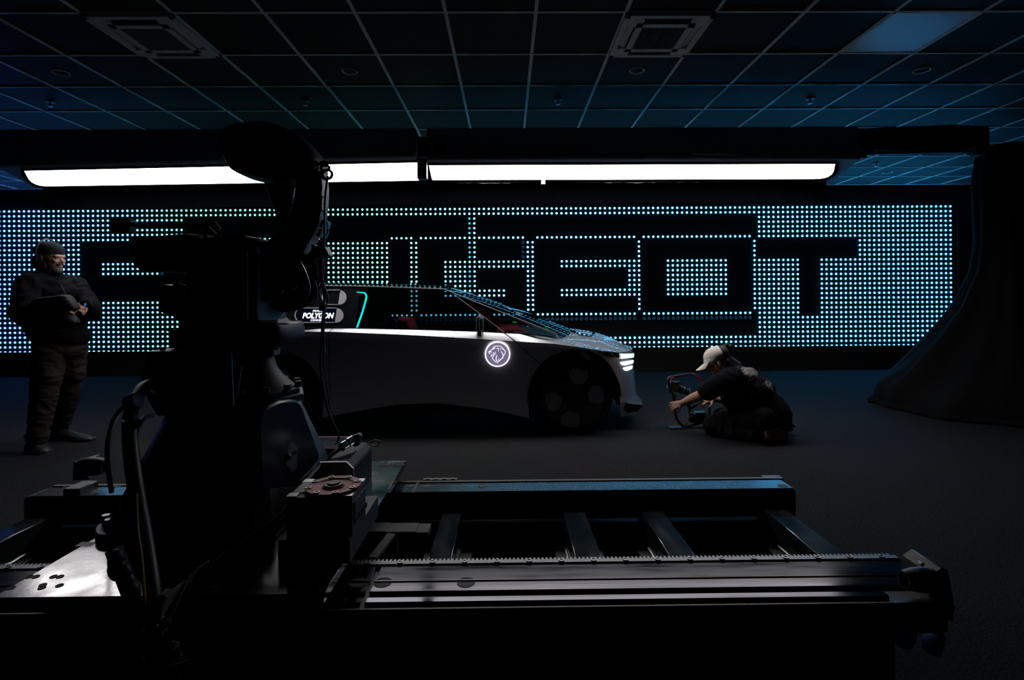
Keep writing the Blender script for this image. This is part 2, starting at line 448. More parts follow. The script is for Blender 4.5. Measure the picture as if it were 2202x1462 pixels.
for k in range(KN):
    col_ = led_col(k)
    for r in range(30):
        st = led(k, r)
        if not st: continue
        x, z = XK0 - k * KP, ZR0 - r * RP
        if st == 3:
            path = [(x + .019 * cos(2 * pi * a / 10), YW - .004, z + .019 * sin(2 * pi * a / 10)) for a in range(10)]
            ring.tube(path, .0055, 4, True); continue
        e = (0.04, .62, .95) if st == 2 else col_
        vs = [(x + rd * cos(2 * pi * a / SEG), YW - .001, z + rd * sin(2 * pi * a / SEG)) for a in range(SEG)]
        vs += [(x + .6 * rd * cos(2 * pi * a / SEG), YW - .012, z + .6 * rd * sin(2 * pi * a / SEG)) for a in range(SEG)] + [(x, YW - .015, z)]
        fs = [(a, (a + 1) % SEG, SEG + (a + 1) % SEG, SEG + a) for a in range(SEG)] + [(SEG + a, SEG + (a + 1) % SEG, 2 * SEG) for a in range(SEG)]
        dome.add(vs, fs); cols += [(*e, 1)] * len(vs)
m_led = glow('led_diode', (1, 1, 1), LED); m_led.cycles.emission_sampling = 'NONE'; nt = m_led.node_tree
at = nt.nodes.new('ShaderNodeAttribute'); at.attribute_name = 'diode'
nt.links.new(at.outputs['Color'], nt.nodes['Emission'].inputs[0])
dots = dome.build('led_diodes', m_led, ledw, kind='stuff', fix=False, label='rows of glowing white, cyan and blue diodes')
ca = dots.data.color_attributes.new('diode', 'FLOAT_COLOR', 'POINT')
ca.data.foreach_set('color', [c for v in cols for c in v])
ring.build('dim_diode_rings', glow('dim_diode', (.04, .30, .62), 0.22), ledw, kind='stuff', fix=False, label='dim hollow blue diodes')

# ------------------------------------------------------------------ overhead softboxes
def softbox(label, nl, nr, fl, fr_, endl, endr, yN, yF):
    """nl..: pixel corners of the luminous underside: near-left, near-right, far-left, far-right"""
    A, B = P(*nl, yN), P(*nr, yN); Cc, D = P(*fr_, yF), P(*fl, yF)
    t = thing('softbox', label, 'softbox', ((A.x + B.x) / 2, (yN + yF) / 2, A.z - .02), 'overhead softboxes')
    rl, rr = endl, endr
    def bez(a, c, b): return [a * (1 - s) ** 2 + c * 2 * s * (1 - s) + b * s * s for s in [i / 6 for i in range(7)]]
    # outline with the far corners rounded
    out = [A, B]
    out += bez(B.lerp(Cc, 1 - .72 * rr), Cc, Cc.lerp(D, .055 * rr)) if rr else [Cc]
    out += bez(D.lerp(Cc, .055 * rl), D, D.lerp(A, .72 * rl)) if rl else [D]
    m = MB(); m.prism(out, (0, 0, .006)); m.build('diffuser', M_softlight, t)
    # cloth body around and above
    e = .17
    zt0, zt1 = P(1101, 279, yN).z, P(1101, 277, yN).z + .02
    prof = []
    for N_, F_, sg, rd_ in ((A, D, -1, rl), (B, Cc, 1, rr)):
        d1 = sg * (e if rd_ == 1 else .008); d2 = sg * (.08 if rd_ == 1 else -.03)
        prof.append([(N_.x + d1, yN - .10, N_.z + .008), (F_.x + d2, yF + .16, F_.z + .016), (F_.x + d2, yF + .1, zt1), (N_.x + d1, yN - .06, zt0)])
    b = MB(); b.loft([[Vector(p) for p in r_] for r_ in prof]); b.build('housing', M_skirt, t, bevel=.02)
    # border of cloth round the diffuser (a lip that hangs below it)
    sk = MB(); a_, b_ = D + Vector((-.02, .19, .02)), Cc + Vector((.02 if rr == 1 else .07, .19, .02)); rows = []
    for i in range(49):
        q = a_.lerp(b_, i / 48); wv = .012 * sin(i * 1.9) + .008 * sin(i * 4.3); dn = .22 + .004 * sin(i * .7)
        rows.append([q + Vector((0, 0, .06)), q + Vector((0, wv, -dn)), q + Vector((0, wv + .006, -dn)), q + Vector((0, .006, .06))])
    sk.loft(rows); sk.build('rear_skirt', M_back, t, smooth=60)
    lip = MB(); cl = out + [out[0]]
    lip.tube([p + Vector((0, 0, .002)) for p in out], .018, 6, True); lip.build('diffuser_rim', M_back, t)
    return t, (A, B, Cc, D)
sbl, cl_ = softbox('left overhead softbox, long white glowing panel in black cloth', (48, 364), (897, 346), (62, 402), (910, 389), 1, .3, 4.86, 5.36)
sbr, cr_ = softbox('right overhead softbox, long white glowing panel in black cloth', (921, 352), (1799, 349), (926, 388), (1797, 385.5), .15, 1, 4.83, 5.36)
# frayed inner cloth along the far edges
def fringe(par, a, b, ya, n, amp):
    m = MB(); rows = []
    for i in range(n + 1):
        s = i / n; p = P(a[0] + (b[0] - a[0]) * s, a[1] + (b[1] - a[1]) * s, ya)
        d = amp * (.25 + .75 * abs(sin(s * 2.7 + .3))) * sm(0, .12, s) * sm(1, .86, s) * (0.8 + .4 * random.random())
        rows.append([p + Vector((0, 0, .03)), p + Vector((0, .0, -d)), p + Vector((0, .008, -d)), p + Vector((0, .008, .03))])
    m.loft(rows); m.build('loose_cloth_edge', M_cream, par)
fringe(sbl, (70, 400), (250, 399), 5.39, 24, .022)
fringe(sbr, (950, 388.5), (1160, 387.5), 5.39, 26, .03)
fringe(sbr, (1172, 387), (1640, 385.5), 5.39, 50, .03)
cp = P(1168, 387, 5.36)
MB().box(cp.x - .02, cp.x + .02, 5.34, 5.38, cp.z - .045, cp.z + .01).build('clip', mat('white_clip', (.8, .8, .8), .4, noise=.03), sbr)
# seams, rods and clamps between the boxes
for a, b in (((1488, 331), (1600, 332)), ((1634, 332), (1657, 332))):
    MB().bar(P(*a, 4.70), P(*b, 4.70), .008, .008).build('edge_rod', mat('lit_rod', (.7, .68, .66), .4, metal=.6, noise=.05), sbr, label='thin pale metal rod')
MB().tube([P(925, 335, 4.7), P(1215, 334, 4.7)], .006, 6).build('cable', M_black, sbr)
cl = thing('lighting_clamp', 'black clamp joining the two glowing softboxes', 'clamp', P(908, 335, 4.74))
MB().box(P(898, 300, 4.72).x, P(918, 300, 4.72).x, 4.68, 4.76, P(0, 390, 4.72).z, P(0, 300, 4.72).z).build('bracket', M_black, cl, bevel=.006)
MB().cyl(P(900, 337, 4.66), P(920, 337, 4.66), .014, n=12).build('pin', M_chrome, cl)
MB().box(P(934, 320, 4.72).x, P(956, 320, 4.72).x, 4.70, 4.78, P(0, 334, 4.72).z, P(0, 315, 4.72).z).build('block', M_black, cl, bevel=.004)
for zz in (355, 366, 377):
    MB().cyl(P(907, zz, 4.67), P(907, zz, 4.70), .006, n=8).build('bolt', M_metal, cl)
# ------------------------------------------------------------------ concept car
M_paint = mat('silver_paint', (0.60, 0.60, 0.615), 0.36, metal=0.85, spec=0.5, coat=1.0, noise=0.02, nscale=3)
M_paint.node_tree.nodes['Principled BSDF'].inputs['Coat IOR'].default_value = 1.6
M_gloss = mat('gloss_black', (0.008, 0.009, 0.011), 0.08, spec=0.6, coat=0.5, noise=0.1)
M_trim = mat('grey_trim', (0.22, 0.22, 0.24), 0.45, noise=0.05)
M_grey = mat('grey_appliqué', (0.36, 0.355, 0.39), 0.5, noise=0.05, nscale=40)
M_glass = glass('tinted_glass', (0.27, 0.38, 0.43))
M_tire = mat('tyre_rubber', (0.012, 0.012, 0.013), 0.65, noise=0.2, nscale=40)
M_rim = mat('rim_teal_gloss', (0.02, 0.05, 0.07), 0.15, coat=0.5, noise=0.1)
M_insert = mat('wheel_insert_grey', (0.50, 0.49, 0.50), 0.5, noise=0.08, nscale=40)
M_red = mat('red_fabric', (0.55, 0.02, 0.03), 0.75, noise=0.15, nscale=40, bump=0.1)
M_tealf = mat('teal_fabric', (0.03, 0.30, 0.32), 0.75, noise=0.15, nscale=40)
M_inner = mat('cabin_dark', (0.015, 0.015, 0.017), 0.6, noise=0.15)
M_white_em = glow('headlight_white', (0.92, 0.94, 1.0), 4.0)
M_badge_em = glow('badge_line_white', (0.93, 0.92, 1.0), 1.25)
M_badge_bg = mat('badge_violet', (0.20, 0.17, 0.26), 0.3, noise=0.25, nscale=25, emit=(0.21, 0.18, 0.29), estr=0.75)
M_cyan_em = glow('cyan_light_line', (0.0, 0.95, 0.85), 1.15)
M_disp_em = glow('display_letters', (0.88, 0.92, 1.0), 2.2)
M_disp = mat('display_glass', (0.003, 0.003, 0.008), 0.15, coat=.2, emit=(.03, .05, .25), estr=.02, noise=.05)

YC, Y0, XN, XT = 5.72, 4.86, 1.335, -3.02
def plan(X):
    y = Y0
    if X > 0.55:
        t = min(1, (X - 0.55) / (XN - 0.55)); y += (YC - Y0) * (1 - (1 - t ** 2.6) ** 0.5)
    if X < -2.3:
        t = min(1, (-2.3 - X) / (-2.3 - XT)); y += (YC - Y0) * (1 - (1 - t ** 2.6) ** 0.5)
    return y
def guide(tab, inset):                       # pixel guide -> (X, Z) table on the body side
    out = []
    for px, py in tab:
        Y = Y0 + inset
        for _ in range(12): X = P(px, py, Y).x; Y = min(plan(X) + inset, 5.3)
        out.append((X, P(px, py, Y).z))
    return out
gC = guide([(430, 716), (600, 714), (660, 713), (710, 713), (860, 719), (1000, 727), (1100, 733), (1190, 739), (1250, 747), (1300, 754.5), (1335, 758)], 0)
gB = guide([(430, 712), (612, 711), (660, 709.5), (690, 706.5), (760, 706), (900, 709), (1030, 713), (1105, 717), (1140, 719.5), (1180, 725), (1250, 739), (1300, 750), (1335, 757)], .06)
zC = lambda X: interp(gC, X)
zB = lambda X: interp(gB, X)
def inB(X): return .058 + .10 * sm(0.05, .45, X) * (1 - sm(.85, 1.25, X)) - .03 * sm(1.0, 1.3, X)
yB = lambda X: min(plan(X) + inB(X), YC - .002)
gH = [(-3.1, .95), (0.0, .985), (.62, .955), (.80, .937), (.97, .905), (1.12, .855), (1.25, .785), (1.335, .70)]
zH = lambda X: max(interp(gH, X), zB(X) + .002)
wf, wr = P(1236, 853, 4.93), P(594, 855, 4.93)
WR = .362; RA = .435
gS = guide([(440, 900), (690, 898), (720, 893), (800, 878), (860, 869), (940, 866), (1040, 878), (1100, 890), (1146, 902), (1330, 896), (1352, 889), (1375, 884)], .06)
def zS(X):
    z = interp(gS, X)
    for wc in (wf, wr):
        d = X - wc.x
        if abs(d) < RA: z = max(z, wc.z + math.sqrt(RA * RA - d * d))
    return z
def sideY(X, Z):
    zc, zs = zC(X), .16
    t = max(0, min(1, (zc - Z) / (zc - zs)))
    return min(plan(X) + .014 * sm(0, .05, t) + .012 * sin(pi * t) + .05 * t * t, YC)
def lean(X, Z): return X + max(0, zC(X) - Z) * .10 * sm(.85, 1.3, X)
car = thing('concept_car', 'low silver concept car with glowing round lion badge and tinted windows', 'car', ((wf.x + wr.x) / 2, YC, 0))
xs = [XT + .001 + (XN - XT - .002) * i / 150 for i in range(151)]
for wc in (wf, wr):
    xs += [wc.x + RA * cos(pi * i / 60) * .9999 for i in range(61)] + [wc.x - RA - .0005, wc.x + RA + .0005]
xs += [XN - .0005 - .1 * (i / 16) ** 2 for i in range(17)]
xs = sorted(set(xs))
body = MB()
for sgn in (1, -1):
    rows = []
    for X in xs:
        zb, zc = zS(X), zC(X); zb = min(zb, zc - .002); r_ = []
        for i in range(15):
            Z = zb + (zc - zb) * (i / 14) ** .8
            r_.append(Vector((lean(X, Z), sideY(X, Z), Z)))
        r_[-1].y = min(plan(X), YC)
        r_.append(Vector((X, (min(plan(X), YC) + yB(X)) / 2, zc + (zB(X) - zc) * .56)))
        r_.append(Vector((X, yB(X), zB(X))))
        r_.append(Vector((X, min(yB(X) + .02, YC - .001), zB(X) - (.015 if X < .1 else 0))))
        if sgn < 0: r_ = [Vector((p.x, 2 * YC - p.y, p.z)) for p in r_]
        rows.append(r_)
    body.loft(rows, closed=False, caps=False)
body.build('body', M_paint, car, smooth=28)
# underbody, arch liners
ub = MB()
for a, b in ((XT + .25, wr.x - RA), (wr.x + RA, wf.x - RA)):
    ub.box(a, b, Y0 + .12, 2 * YC - Y0 - .12, .2, .42)
ub.box(wr.x - RA, wr.x + RA, Y0 + .38, 2 * YC - Y0 - .38, .2, .5)
ub.box(wf.x - RA, wf.x + RA - .06, Y0 + .38, 2 * YC - Y0 - .38, .2, .5)
ub.build('underbody', M_inner, car)
for wc in (wf, wr):
    for sg in (1, -1):
        m_ = MB(); rings = []
        for yy in (Y0 + .04, Y0 + .36):
            y_ = yy if sg > 0 else 2 * YC - yy
            rings.append([Vector((wc.x + (RA - .002) * cos(pi * i / 24), y_, wc.z + (RA - .002) * sin(pi * i / 24))) for i in range(25)])
        m_.loft(rings, closed=False, caps=False); m_.build('wheel_arch_liner', M_inner, car)
        m2 = MB(); m2.tube([Vector((wc.x + (RA + .004) * cos(R(a)), (sideY(wc.x + RA * cos(R(a)), wc.z + RA * sin(R(a))) if sg > 0 else 2 * YC - sideY(wc.x + RA * cos(R(a)), wc.z + RA * sin(R(a)))), wc.z + (RA + .004) * sin(R(a)))) for a in range(-14, 195, 8)], .012, 6)
        m2.build('wheel_arch_trim', M_gloss, car)
# hood
hd = MB(); rows = []
for X in [.06 + (XN - .062) * (1 - (1 - i / 40) ** 1.5) for i in range(41)]:
    yb, zb, zh = yB(X), zB(X), zH(X); r_ = []
    for i in range(25):
        u = i / 24 * 2 - 1; s = 1 - abs(u)
        y = YC - (YC - yb) * (-u) if u < 0 else YC + (YC - yb) * u
        r_.append(Vector((X, y, zb + (zh - zb) * sin(s * pi / 2) ** .9)))
    rows.append(r_)
hd.loft(rows, closed=False, caps=False)
hd.build('hood', M_paint, car, smooth=50)
# black cowl vent on the hood
vt = MB(); ring_ = []
for i in range(28):
    a = 2 * pi * i / 28; X = .78 + .17 * cos(a); yy = YC - .0 + .42 * sin(a)
    s = 1 - abs(yy - YC) / (YC - yB(X)); ring_.append(Vector((X, yy, zB(X) + (zH(X) - zB(X)) * sin(max(0, s) * pi / 2) ** .9 + .004)))
vt.prism(ring_, (0, 0, .006)); vt.build('hood_vent', M_gloss, car)
# greenhouse
gR = [(-3.02, 1.02), (-2.75, 1.25), (-2.35, 1.375)] + [(P(px, py, 5.12).x, P(px, py, 5.12).z) for px, py in ((612, 613.5), (690, 614), (800, 616), (950, 621.5))]
XA = P(955, 622, 5.12).x
pA, pE = P(957, 623, 5.12), P(1196, 717.5, 4.97)
def zR(X):
    if X <= XA: return interp(gR, X)
    return pA.z + (pE.z - pA.z) * (X - pA.x) / (pE.x - pA.x)
def ygh(X, Z): return plan(X) + .064 + max(0, Z - zB(X)) * .46
gT = [(-3.02, 1.04), (-2.75, 1.29), (-2.35, 1.41)] + [(P(px, py, YC).x, P(px, py, YC).z) for px, py in ((640, 606), (700, 606), (800, 607), (900, 609.5), (950, 612))]
def gh_panel(name, x0, x1, m, f0=0.0, f1=1.0, inset=0.0, n=24):
    for sg in (1, -1):
        g = MB(); rows = []
        for i in range(n + 1):
            X = x0 + (x1 - x0) * i / n; zb, zt = zB(X) - .004, zR(X)
            r_ = []
            for j in range(7):
                Z = zb + (zt - zb) * (f0 + (f1 - f0) * j / 6); y = ygh(X, Z) + inset
                r_.append(Vector((X, y if sg > 0 else 2 * YC - y, Z)))
            rows.append(r_)
        g.loft(rows, closed=False, caps=False); g.build(name, m, car)
xq = P(772, 660, 5.05).x
gh_panel('rear_quarter_panel', -2.98, xq, M_gloss)
gh_panel('side_window', xq, pE.x - .004, M_glass, n=40)
# roof and windshield
rf = MB(); rows = []
for X in [-3.0 + (XA + 3.0) * i / 40 for i in range(41)]:
    zr, zt = zR(X), max(interp(gT, X), zR(X) + .004); ye = min(ygh(X, zr), YC - .05)
    rows.append([Vector((X, YC + (YC - ye) * u, zr + (zt - zr) * cos(u * pi / 2) ** .8)) for u in [i / 8 - 1 for i in range(17)]])
rf.loft(rows, closed=False, caps=False); rf.build('roof', M_glass, car, smooth=60)
def zhood(X, Y):
    q = max(0, 1 - abs(Y - YC) / max(.01, YC - yB(X))); return zB(X) + (zH(X) - zB(X)) * sin(q * pi / 2) ** .9
ws = MB(); rows = []
tA = P(951, 612, YC); xw = P(1222, 708, YC).x
for i in range(25):
    s = i / 24; row = []
    for j in range(33):
        u = j / 16 - 1; k = cos(u * pi / 2)
        top = Vector((pA.x + (tA.x - pA.x) * k, YC + (YC - ygh(pA.x, pA.z)) * u, pA.z + (tA.z - pA.z) * k ** .8))
        yb_ = YC + (YC - pE.y) * u; xb_ = pE.x + (xw - pE.x) * (1 - abs(u) ** 3.2); bot = Vector((xb_, yb_, zhood(xb_, yb_) + .004 if abs(u) < .99 else pE.z))
        q = top.lerp(bot, s); q.z += .02 * sin(pi * s) * (1 - abs(u) ** 4); row.append(q)
    rows.append(row)
ws.loft(rows, closed=False, caps=False); ws.build('windshield', M_glass, car, smooth=60)
# trim lines: roof rail, A-pillar, quarter pillar, belt seal, shut lines
for sg in (1, -1):
    fy = (lambda y: y) if sg > 0 else (lambda y: 2 * YC - y)
    def line(pts): return [Vector((p[0], fy(p[1]), p[2])) for p in pts]
    t_ = MB(); t_.tube(line([(X, ygh(X, zR(X)) - .006, zR(X)) for X in [-2.4 + (XA + 2.4) * i / 20 for i in range(21)]] + [(pA.lerp(pE, s).x, ygh(pA.lerp(pE, s).x, pA.lerp(pE, s).z) - .004, pA.lerp(pE, s).z) for s in [i / 10 for i in range(1, 11)]]), .006, 6)
    t_.build('roof_rail', M_trim, car)
    for dx in (0, .05):
        x0_, x1_ = P(978, 632, 5.15).x - dx, P(1086, 716, 4.95).x - dx; z0_, z1_ = zR(x0_) - .01, zB(x1_)
        t_ = MB(); t_.tube(line([(x0_ + (x1_ - x0_) * s, ygh(x0_ + (x1_ - x0_) * s, z0_ + (z1_ - z0_) * s) - .003, z0_ + (z1_ - z0_) * s) for s in [i / 10 for i in range(11)]]), .004, 6)
        t_.build('pillar_seam', M_trim if dx == 0 else M_gloss, car)
    t_ = MB(); t_.tube(line([(X, yB(X) + .004, zB(X) + .002) for X in [-2.6 + (pE.x - .02 + 2.6) * i / 50 for i in range(51)]]), .007, 6); t_.build('belt_seal', M_gloss, car)
    def seam(a, b, top=None):
        A_, B_ = P(*a, 4.88), P(*b, 4.88); pts = []
        for i in range(15):
            q = A_.lerp(B_, i / 14); pts.append((q.x, sideY(q.x, q.z) - .0005, q.z))
        return ([top] if top else []) + pts
    s1 = P(1084, 717.5, 4.92); d_ = MB(); xt = P(1108, 734, 4.86)
    d_.tube(line([(s1.x, yB(s1.x) - .002, zB(s1.x) + .002), (xt.x, plan(xt.x) - .003, zC(xt.x) + .003)] + seam((1110, 736.5), (1166, 789))), .0035, 5); d_.build('door_seam', M_inner, car)
    d_ = MB(); d_.tube(line([(P(717, 706, 4.92).x, yB(-1.6) - .002, zB(-1.6) + .002), (P(709, 713, 4.86).x, Y0 - .002, zC(-1.6))] + seam((708, 717), (706, 893))), .003, 5); d_.build('door_seam', M_inner, car)
# wheels
def wheel(wc, near=True):
    sg = -1 if near else 1; yf = wc.y if near else 2 * YC - wc.y
    O = Vector((wc.x, yf, wc.z)); ax = (0, sg, 0)
    r0 = WR
    w_ = MB(); w_.lathe([(r0 - .045, -.2), (r0 - .012, -.19), (r0, -.16), (r0, -.03), (r0 - .012, -.004), (r0 - .05, .004), (r0 - .058, -.01)], O, ax, 56, caps=False)
    wh_ = w_.build('wheel', M_tire, car, smooth=50)
    MB().lathe([(r0 - .036, -.004), (r0 - .032, .006), (r0 - .05, .010), (r0 - .054, 0)], O, ax, 56, caps=False).build('rim_ring', M_rim, wh_)
    MB().lathe([(r0 - .052, -.01), (r0 - .09, .0), (.09, .012), (.002, .012)], O, ax, 48, caps=False).build('wheel_disc', M_gloss, wh_)
    for k, (px, py) in enumerate(((1244, 806), (1283.5, 847.5), (1226, 904), (1187, 863))):
        q = P(px, py, 4.92) - P(1236, 853, 4.92); c = Vector((O.x + q.x, 0, O.z + q.z)); d = Vector((q.x, 0, q.z)).normalized()
        pts = []
        for i in range(28):
            a = 2 * pi * i / 28; v = Vector((cos(a), 0, sin(a))) * .088
            o_ = v.dot(d)
            if o_ > .052: v -= d * (o_ - .052) * .85
            pts.append(Vector((c.x + v.x, O.y + sg * .008, c.z + v.z)))
        MB().prism(pts, (0, sg * .012, 0)).build('wheel_insert', M_insert, wh_, bevel=.002)
    sh = [(-.034, .034), (-.015, .041), (.015, .041), (.034, .034), (.034, -.005), (.018, -.03), (0, -.042), (-.018, -.03), (-.034, -.005)]
    hb = MB().prism([Vector((O.x - .009 + a, O.y + sg * .012, O.z - .008 + b)) for a, b in sh], (0, sg * .01, 0)).build('hub_shield', mat('shield_dark', (.05, .05, .052), .4, noise=.05), wh_, bevel=.002)
    return wh_
wheel(wf); wheel(wr); wheel(wf, False); wheel(wr, False)
# flat marks that follow the body side
def on_side(px, py, lift=.004):
    Y = 4.88
    for _ in range(8):
        q = P(px, py, Y); Y = sideY(q.x, q.z)
    q = P(px, py, Y); q.y -= lift; return q
bc = on_side(1070, 761, .022); br = 27.3 * bc.y / F
bdg = MB().lathe([(br * .94, -.03), (br * .94, .0), (.001, .002)], bc, (0, -1, 0), 48).build('lion_badge', M_badge_bg, car, label='round glowing badge with a lion head')
MB().lathe([(br * .905, 0), (br * .905, .006), (br, .006), (br, -.03)], bc, (0, -1, 0), 56, caps=False).build('badge_ring', M_badge_em, bdg)
def stroke(pts, wd):                                    # pixel strokes of the 1462 px badge close-up -> badge plane
    pp = [Vector((bc.x + (x - 731) / 510 * br, bc.y - .0045, bc.z - (y - 752) / 510 * br)) for x, y in pts]
    m_ = MB(); n = len(pp)
    ws_ = [wd * (.35 + .65 * sin(pi * (i + .6) / (n + .2))) * .8 * br / 510 / 2 for i in range(n)] if not isinstance(wd, list) else [q * br / 510 / 2 for q in wd]
    m_.tube(pp, ws_, 6); m_.build('lion_line', M_badge_em, bdg)
for pts, wd in (([(370, 655), (440, 600), (520, 540), (600, 440), (690, 418), (760, 425), (850, 430), (930, 490), (990, 530)], 30),
                ([(530, 560), (580, 520), (640, 490)], 55), ([(380, 660), (440, 640), (500, 660)], 55), ([(375, 660), (400, 700), (440, 740)], 40),
                ([(520, 690), (590, 690), (570, 740), (520, 780), (470, 790), (480, 850), (510, 840)], 30),
                ([(650, 640), (655, 690), (610, 770), (540, 850), (520, 910), (590, 1000), (690, 1095)], 34),
                ([(680, 530), (740, 505), (790, 520), (765, 580), (780, 640)], 30), ([(830, 540), (900, 520), (960, 560), (1030, 600), (1045, 680), (1010, 770), (970, 810)], 34),
                ([(870, 620), (900, 680), (945, 740), (955, 820), (940, 895), (850, 970), (780, 1030), (770, 1065)], 44), ([(795, 915), (755, 1000), (775, 1060)], 24),
                ([(715, 775), (690, 850), (665, 930), (690, 1010), (740, 1100)], 40)):
    stroke(pts, wd)
# rear-quarter ornaments
def on_gh(px, py, lift=.004):
    Y = 5.0
    for _ in range(10):
        q = P(px, py, Y); Y = ygh(q.x, q.z)
    q = P(px, py, Y); q.y -= lift; return q
def capsule(name, x0, x1, y0, y1, xs0, xs1, fill):
    h = (y1 - y0) / 2; ym = (y0 + y1) / 2
    left = [(x0 + h - h * cos(R(a)), ym - h * sin(R(a))) for a in range(-90, 91, 12)]
    top = [(xs0 + (xs1 - xs0) * (py - y0) / (y1 - y0), py) for py in (y0, y1)]
    path = [top[1]] + left + [top[0]]
    sc_ = MB()
    if fill: sc_.prism([on_gh(px, py, .003) for px, py in path], (0, -.002, 0))
    o = MB().tube([on_gh(px, py, .006) for px, py in path], .0055, 6).build(name, M_grey, car)
    if fill: sc_.build('display', M_disp, o)
    ri = [(x1 - h + h * cos(R(a)), ym - h * sin(R(a))) for a in range(86, -87, -12)]
    hd_ = [(top[0][0] + 1.5, y0)] + ri + [(top[1][0] + 1.5, y1)]
    MB().prism([on_gh(px, py, .004) for px, py in hd_], (0, -.005, 0)).build('half_disc', M_grey, o)
    return o
capsule('side_capsule', 693.5, 745.5, 624, 655, 731, 726, False)
dsp = capsule('display_capsule', 635, 739, 662.5, 693.5, 723.5, 719, True)
def text(body, px, py, hpx, wpx, m, parent, name, bold=.03):
    cu = bpy.data.curves.new(name, 'FONT'); cu.body = body; cu.align_x = 'CENTER'; cu.align_y = 'CENTER'
    cu.extrude = .012; cu.offset = bold; cu.shear = .28; cu.space_character = .98; cu.resolution_u = 3
    o = bpy.data.objects.new(name, cu); C.objects.link(o)
    dg = bpy.context.evaluated_depsgraph_get(); dg.update(); me = bpy.data.meshes.new_from_object(o.evaluated_get(dg))
    bpy.data.objects.remove(o); bpy.data.curves.remove(cu)
    xs_ = [v.co.x for v in me.vertices]; ys_ = [v.co.y for v in me.vertices]
    cx0, cy0, ww, hh = (min(xs_) + max(xs_)) / 2, (min(ys_) + max(ys_)) / 2, max(xs_) - min(xs_), max(ys_) - min(ys_)
    off = offs(parent)
    for v in me.vertices:
        q = on_gh(px + (v.co.x - cx0) / ww * wpx, py - (v.co.y - cy0) / hh * hpx, .008); q.y -= v.co.z * .05
        v.co = q - off
    me.materials.clear(); me.materials.append(m); o = bpy.data.objects.new(name, me); C.objects.link(o); o.parent = parent; return o
text('PEUGEOT', 686, 668.2, 3.7, 26, M_disp_em, dsp, 'display_letters', .012)
text('POLYGON', 685, 678.4, 12.2, 68, M_disp_em, dsp, 'display_letters')
text('CONCEPT', 683, 688.2, 3.9, 29, M_disp_em, dsp, 'display_letters', .012)
# cyan light line inside the rear pillar
pts = [on_gh(px, py, .006) for px, py in ((767, 628), (776, 628.5), (783, 629.5), (787.5, 634), (788, 640), (785, 652), (778, 676), (768, 704))]
MB().tube(catmull(pts, 5), [.004] * 5 + [.005] * 5 + [.008] * 26, 8).build('cyan_light_line', M_cyan_em, car)
# headlight: gloss band and three bars
def on_front(px, py, lift=.004):
    Y = 5.0
    for _ in range(40):
        q = P(px, py, Y); Y += .3 * (min(sideY(q.x - max(0, zC(q.x) - q.z) * .1 * sm(.85, 1.3, q.x), q.z), 5.4) - Y)
    q = P(px, py, Y); q.y -= lift; return q
def patch(name, px, m, lift, n=8, par=car):            # px: four corners tl, tr, br, bl
    rows = []
    for i in range(n + 1):
        s = i / n; a = [px[0][k] + (px[1][k] - px[0][k]) * s for k in (0, 1)]; b = [px[3][k] + (px[2][k] - px[3][k]) * s for k in (0, 1)]
        A_, B_ = on_front(*a, lift), on_front(*b, lift)
        rows.append([A_, B_, B_ + Vector((-.004, .012, 0)), A_ + Vector((-.004, .012, 0))])
    return MB().loft(rows).build(name, m, par)
hl = patch('headlight_band', ((1284, 756.5), (1363, 759), (1362, 771), (1312, 768)), M_gloss, .006)
patch('headlight_bar', ((1335, 760.5), (1362.5, 760), (1361.5, 768), (1336.5, 770.5)), M_white_em, .022, par=hl)
patch('headlight_bar', ((1338, 779), (1361.5, 774), (1360.5, 780.5), (1341.5, 785)), M_white_em, .022, par=hl)
patch('headlight_bar', ((1344, 791), (1359.5, 786), (1358, 792), (1347.5, 796.5)), M_white_em, .022, par=hl)
# front splitter
sp = MB(); up, lo = [], []
for i in range(21):
    yy = 5.06 + (YC * 2 - 10.12) * i / 20; k = abs(yy - YC) / (YC - 5.06)
    xo = 1.305 + .075 * (1 - k ** 2.2) ; up.append((xo, yy)); lo.append((1.16, yy))
rings = [[Vector((x_, y_, z_)) for (x_, y_), z_ in ((u_, .245), (u_, .228), ((u_[0] - .05, u_[1]), .18), (l_, .165), (l_, .26))] for u_, l_ in zip(up, lo)]
sp.loft(rings); sp.build('front_splitter', M_tire, car, bevel=.004)
# door mirror
mp_ = [P(px, py, 4.82) for px, py in ((1024, 683), (1028, 680.5), (1035, 680.5), (1039.5, 683), (1039.5, 711), (1036, 714), (1027, 714), (1023, 711))]
mi = MB().prism(mp_, (0, .10, 0)).build('mirror_pod', mat('mirror_dark', (.10, .10, .105), .3, noise=.05, coat=.3), car, bevel=.008)
MB().tube([P(px, py, 4.81) for px, py in ((1037, 684), (1031, 686), (1031, 709), (1036, 712), (1038.5, 704), (1038, 692))], .004, 6, True).build('lens_ring', M_trim, mi)
MB().cyl(P(1031, 713, 4.87), P(1031, 719, 4.90), .018, .026, 12).build('stalk', M_gloss, mi)
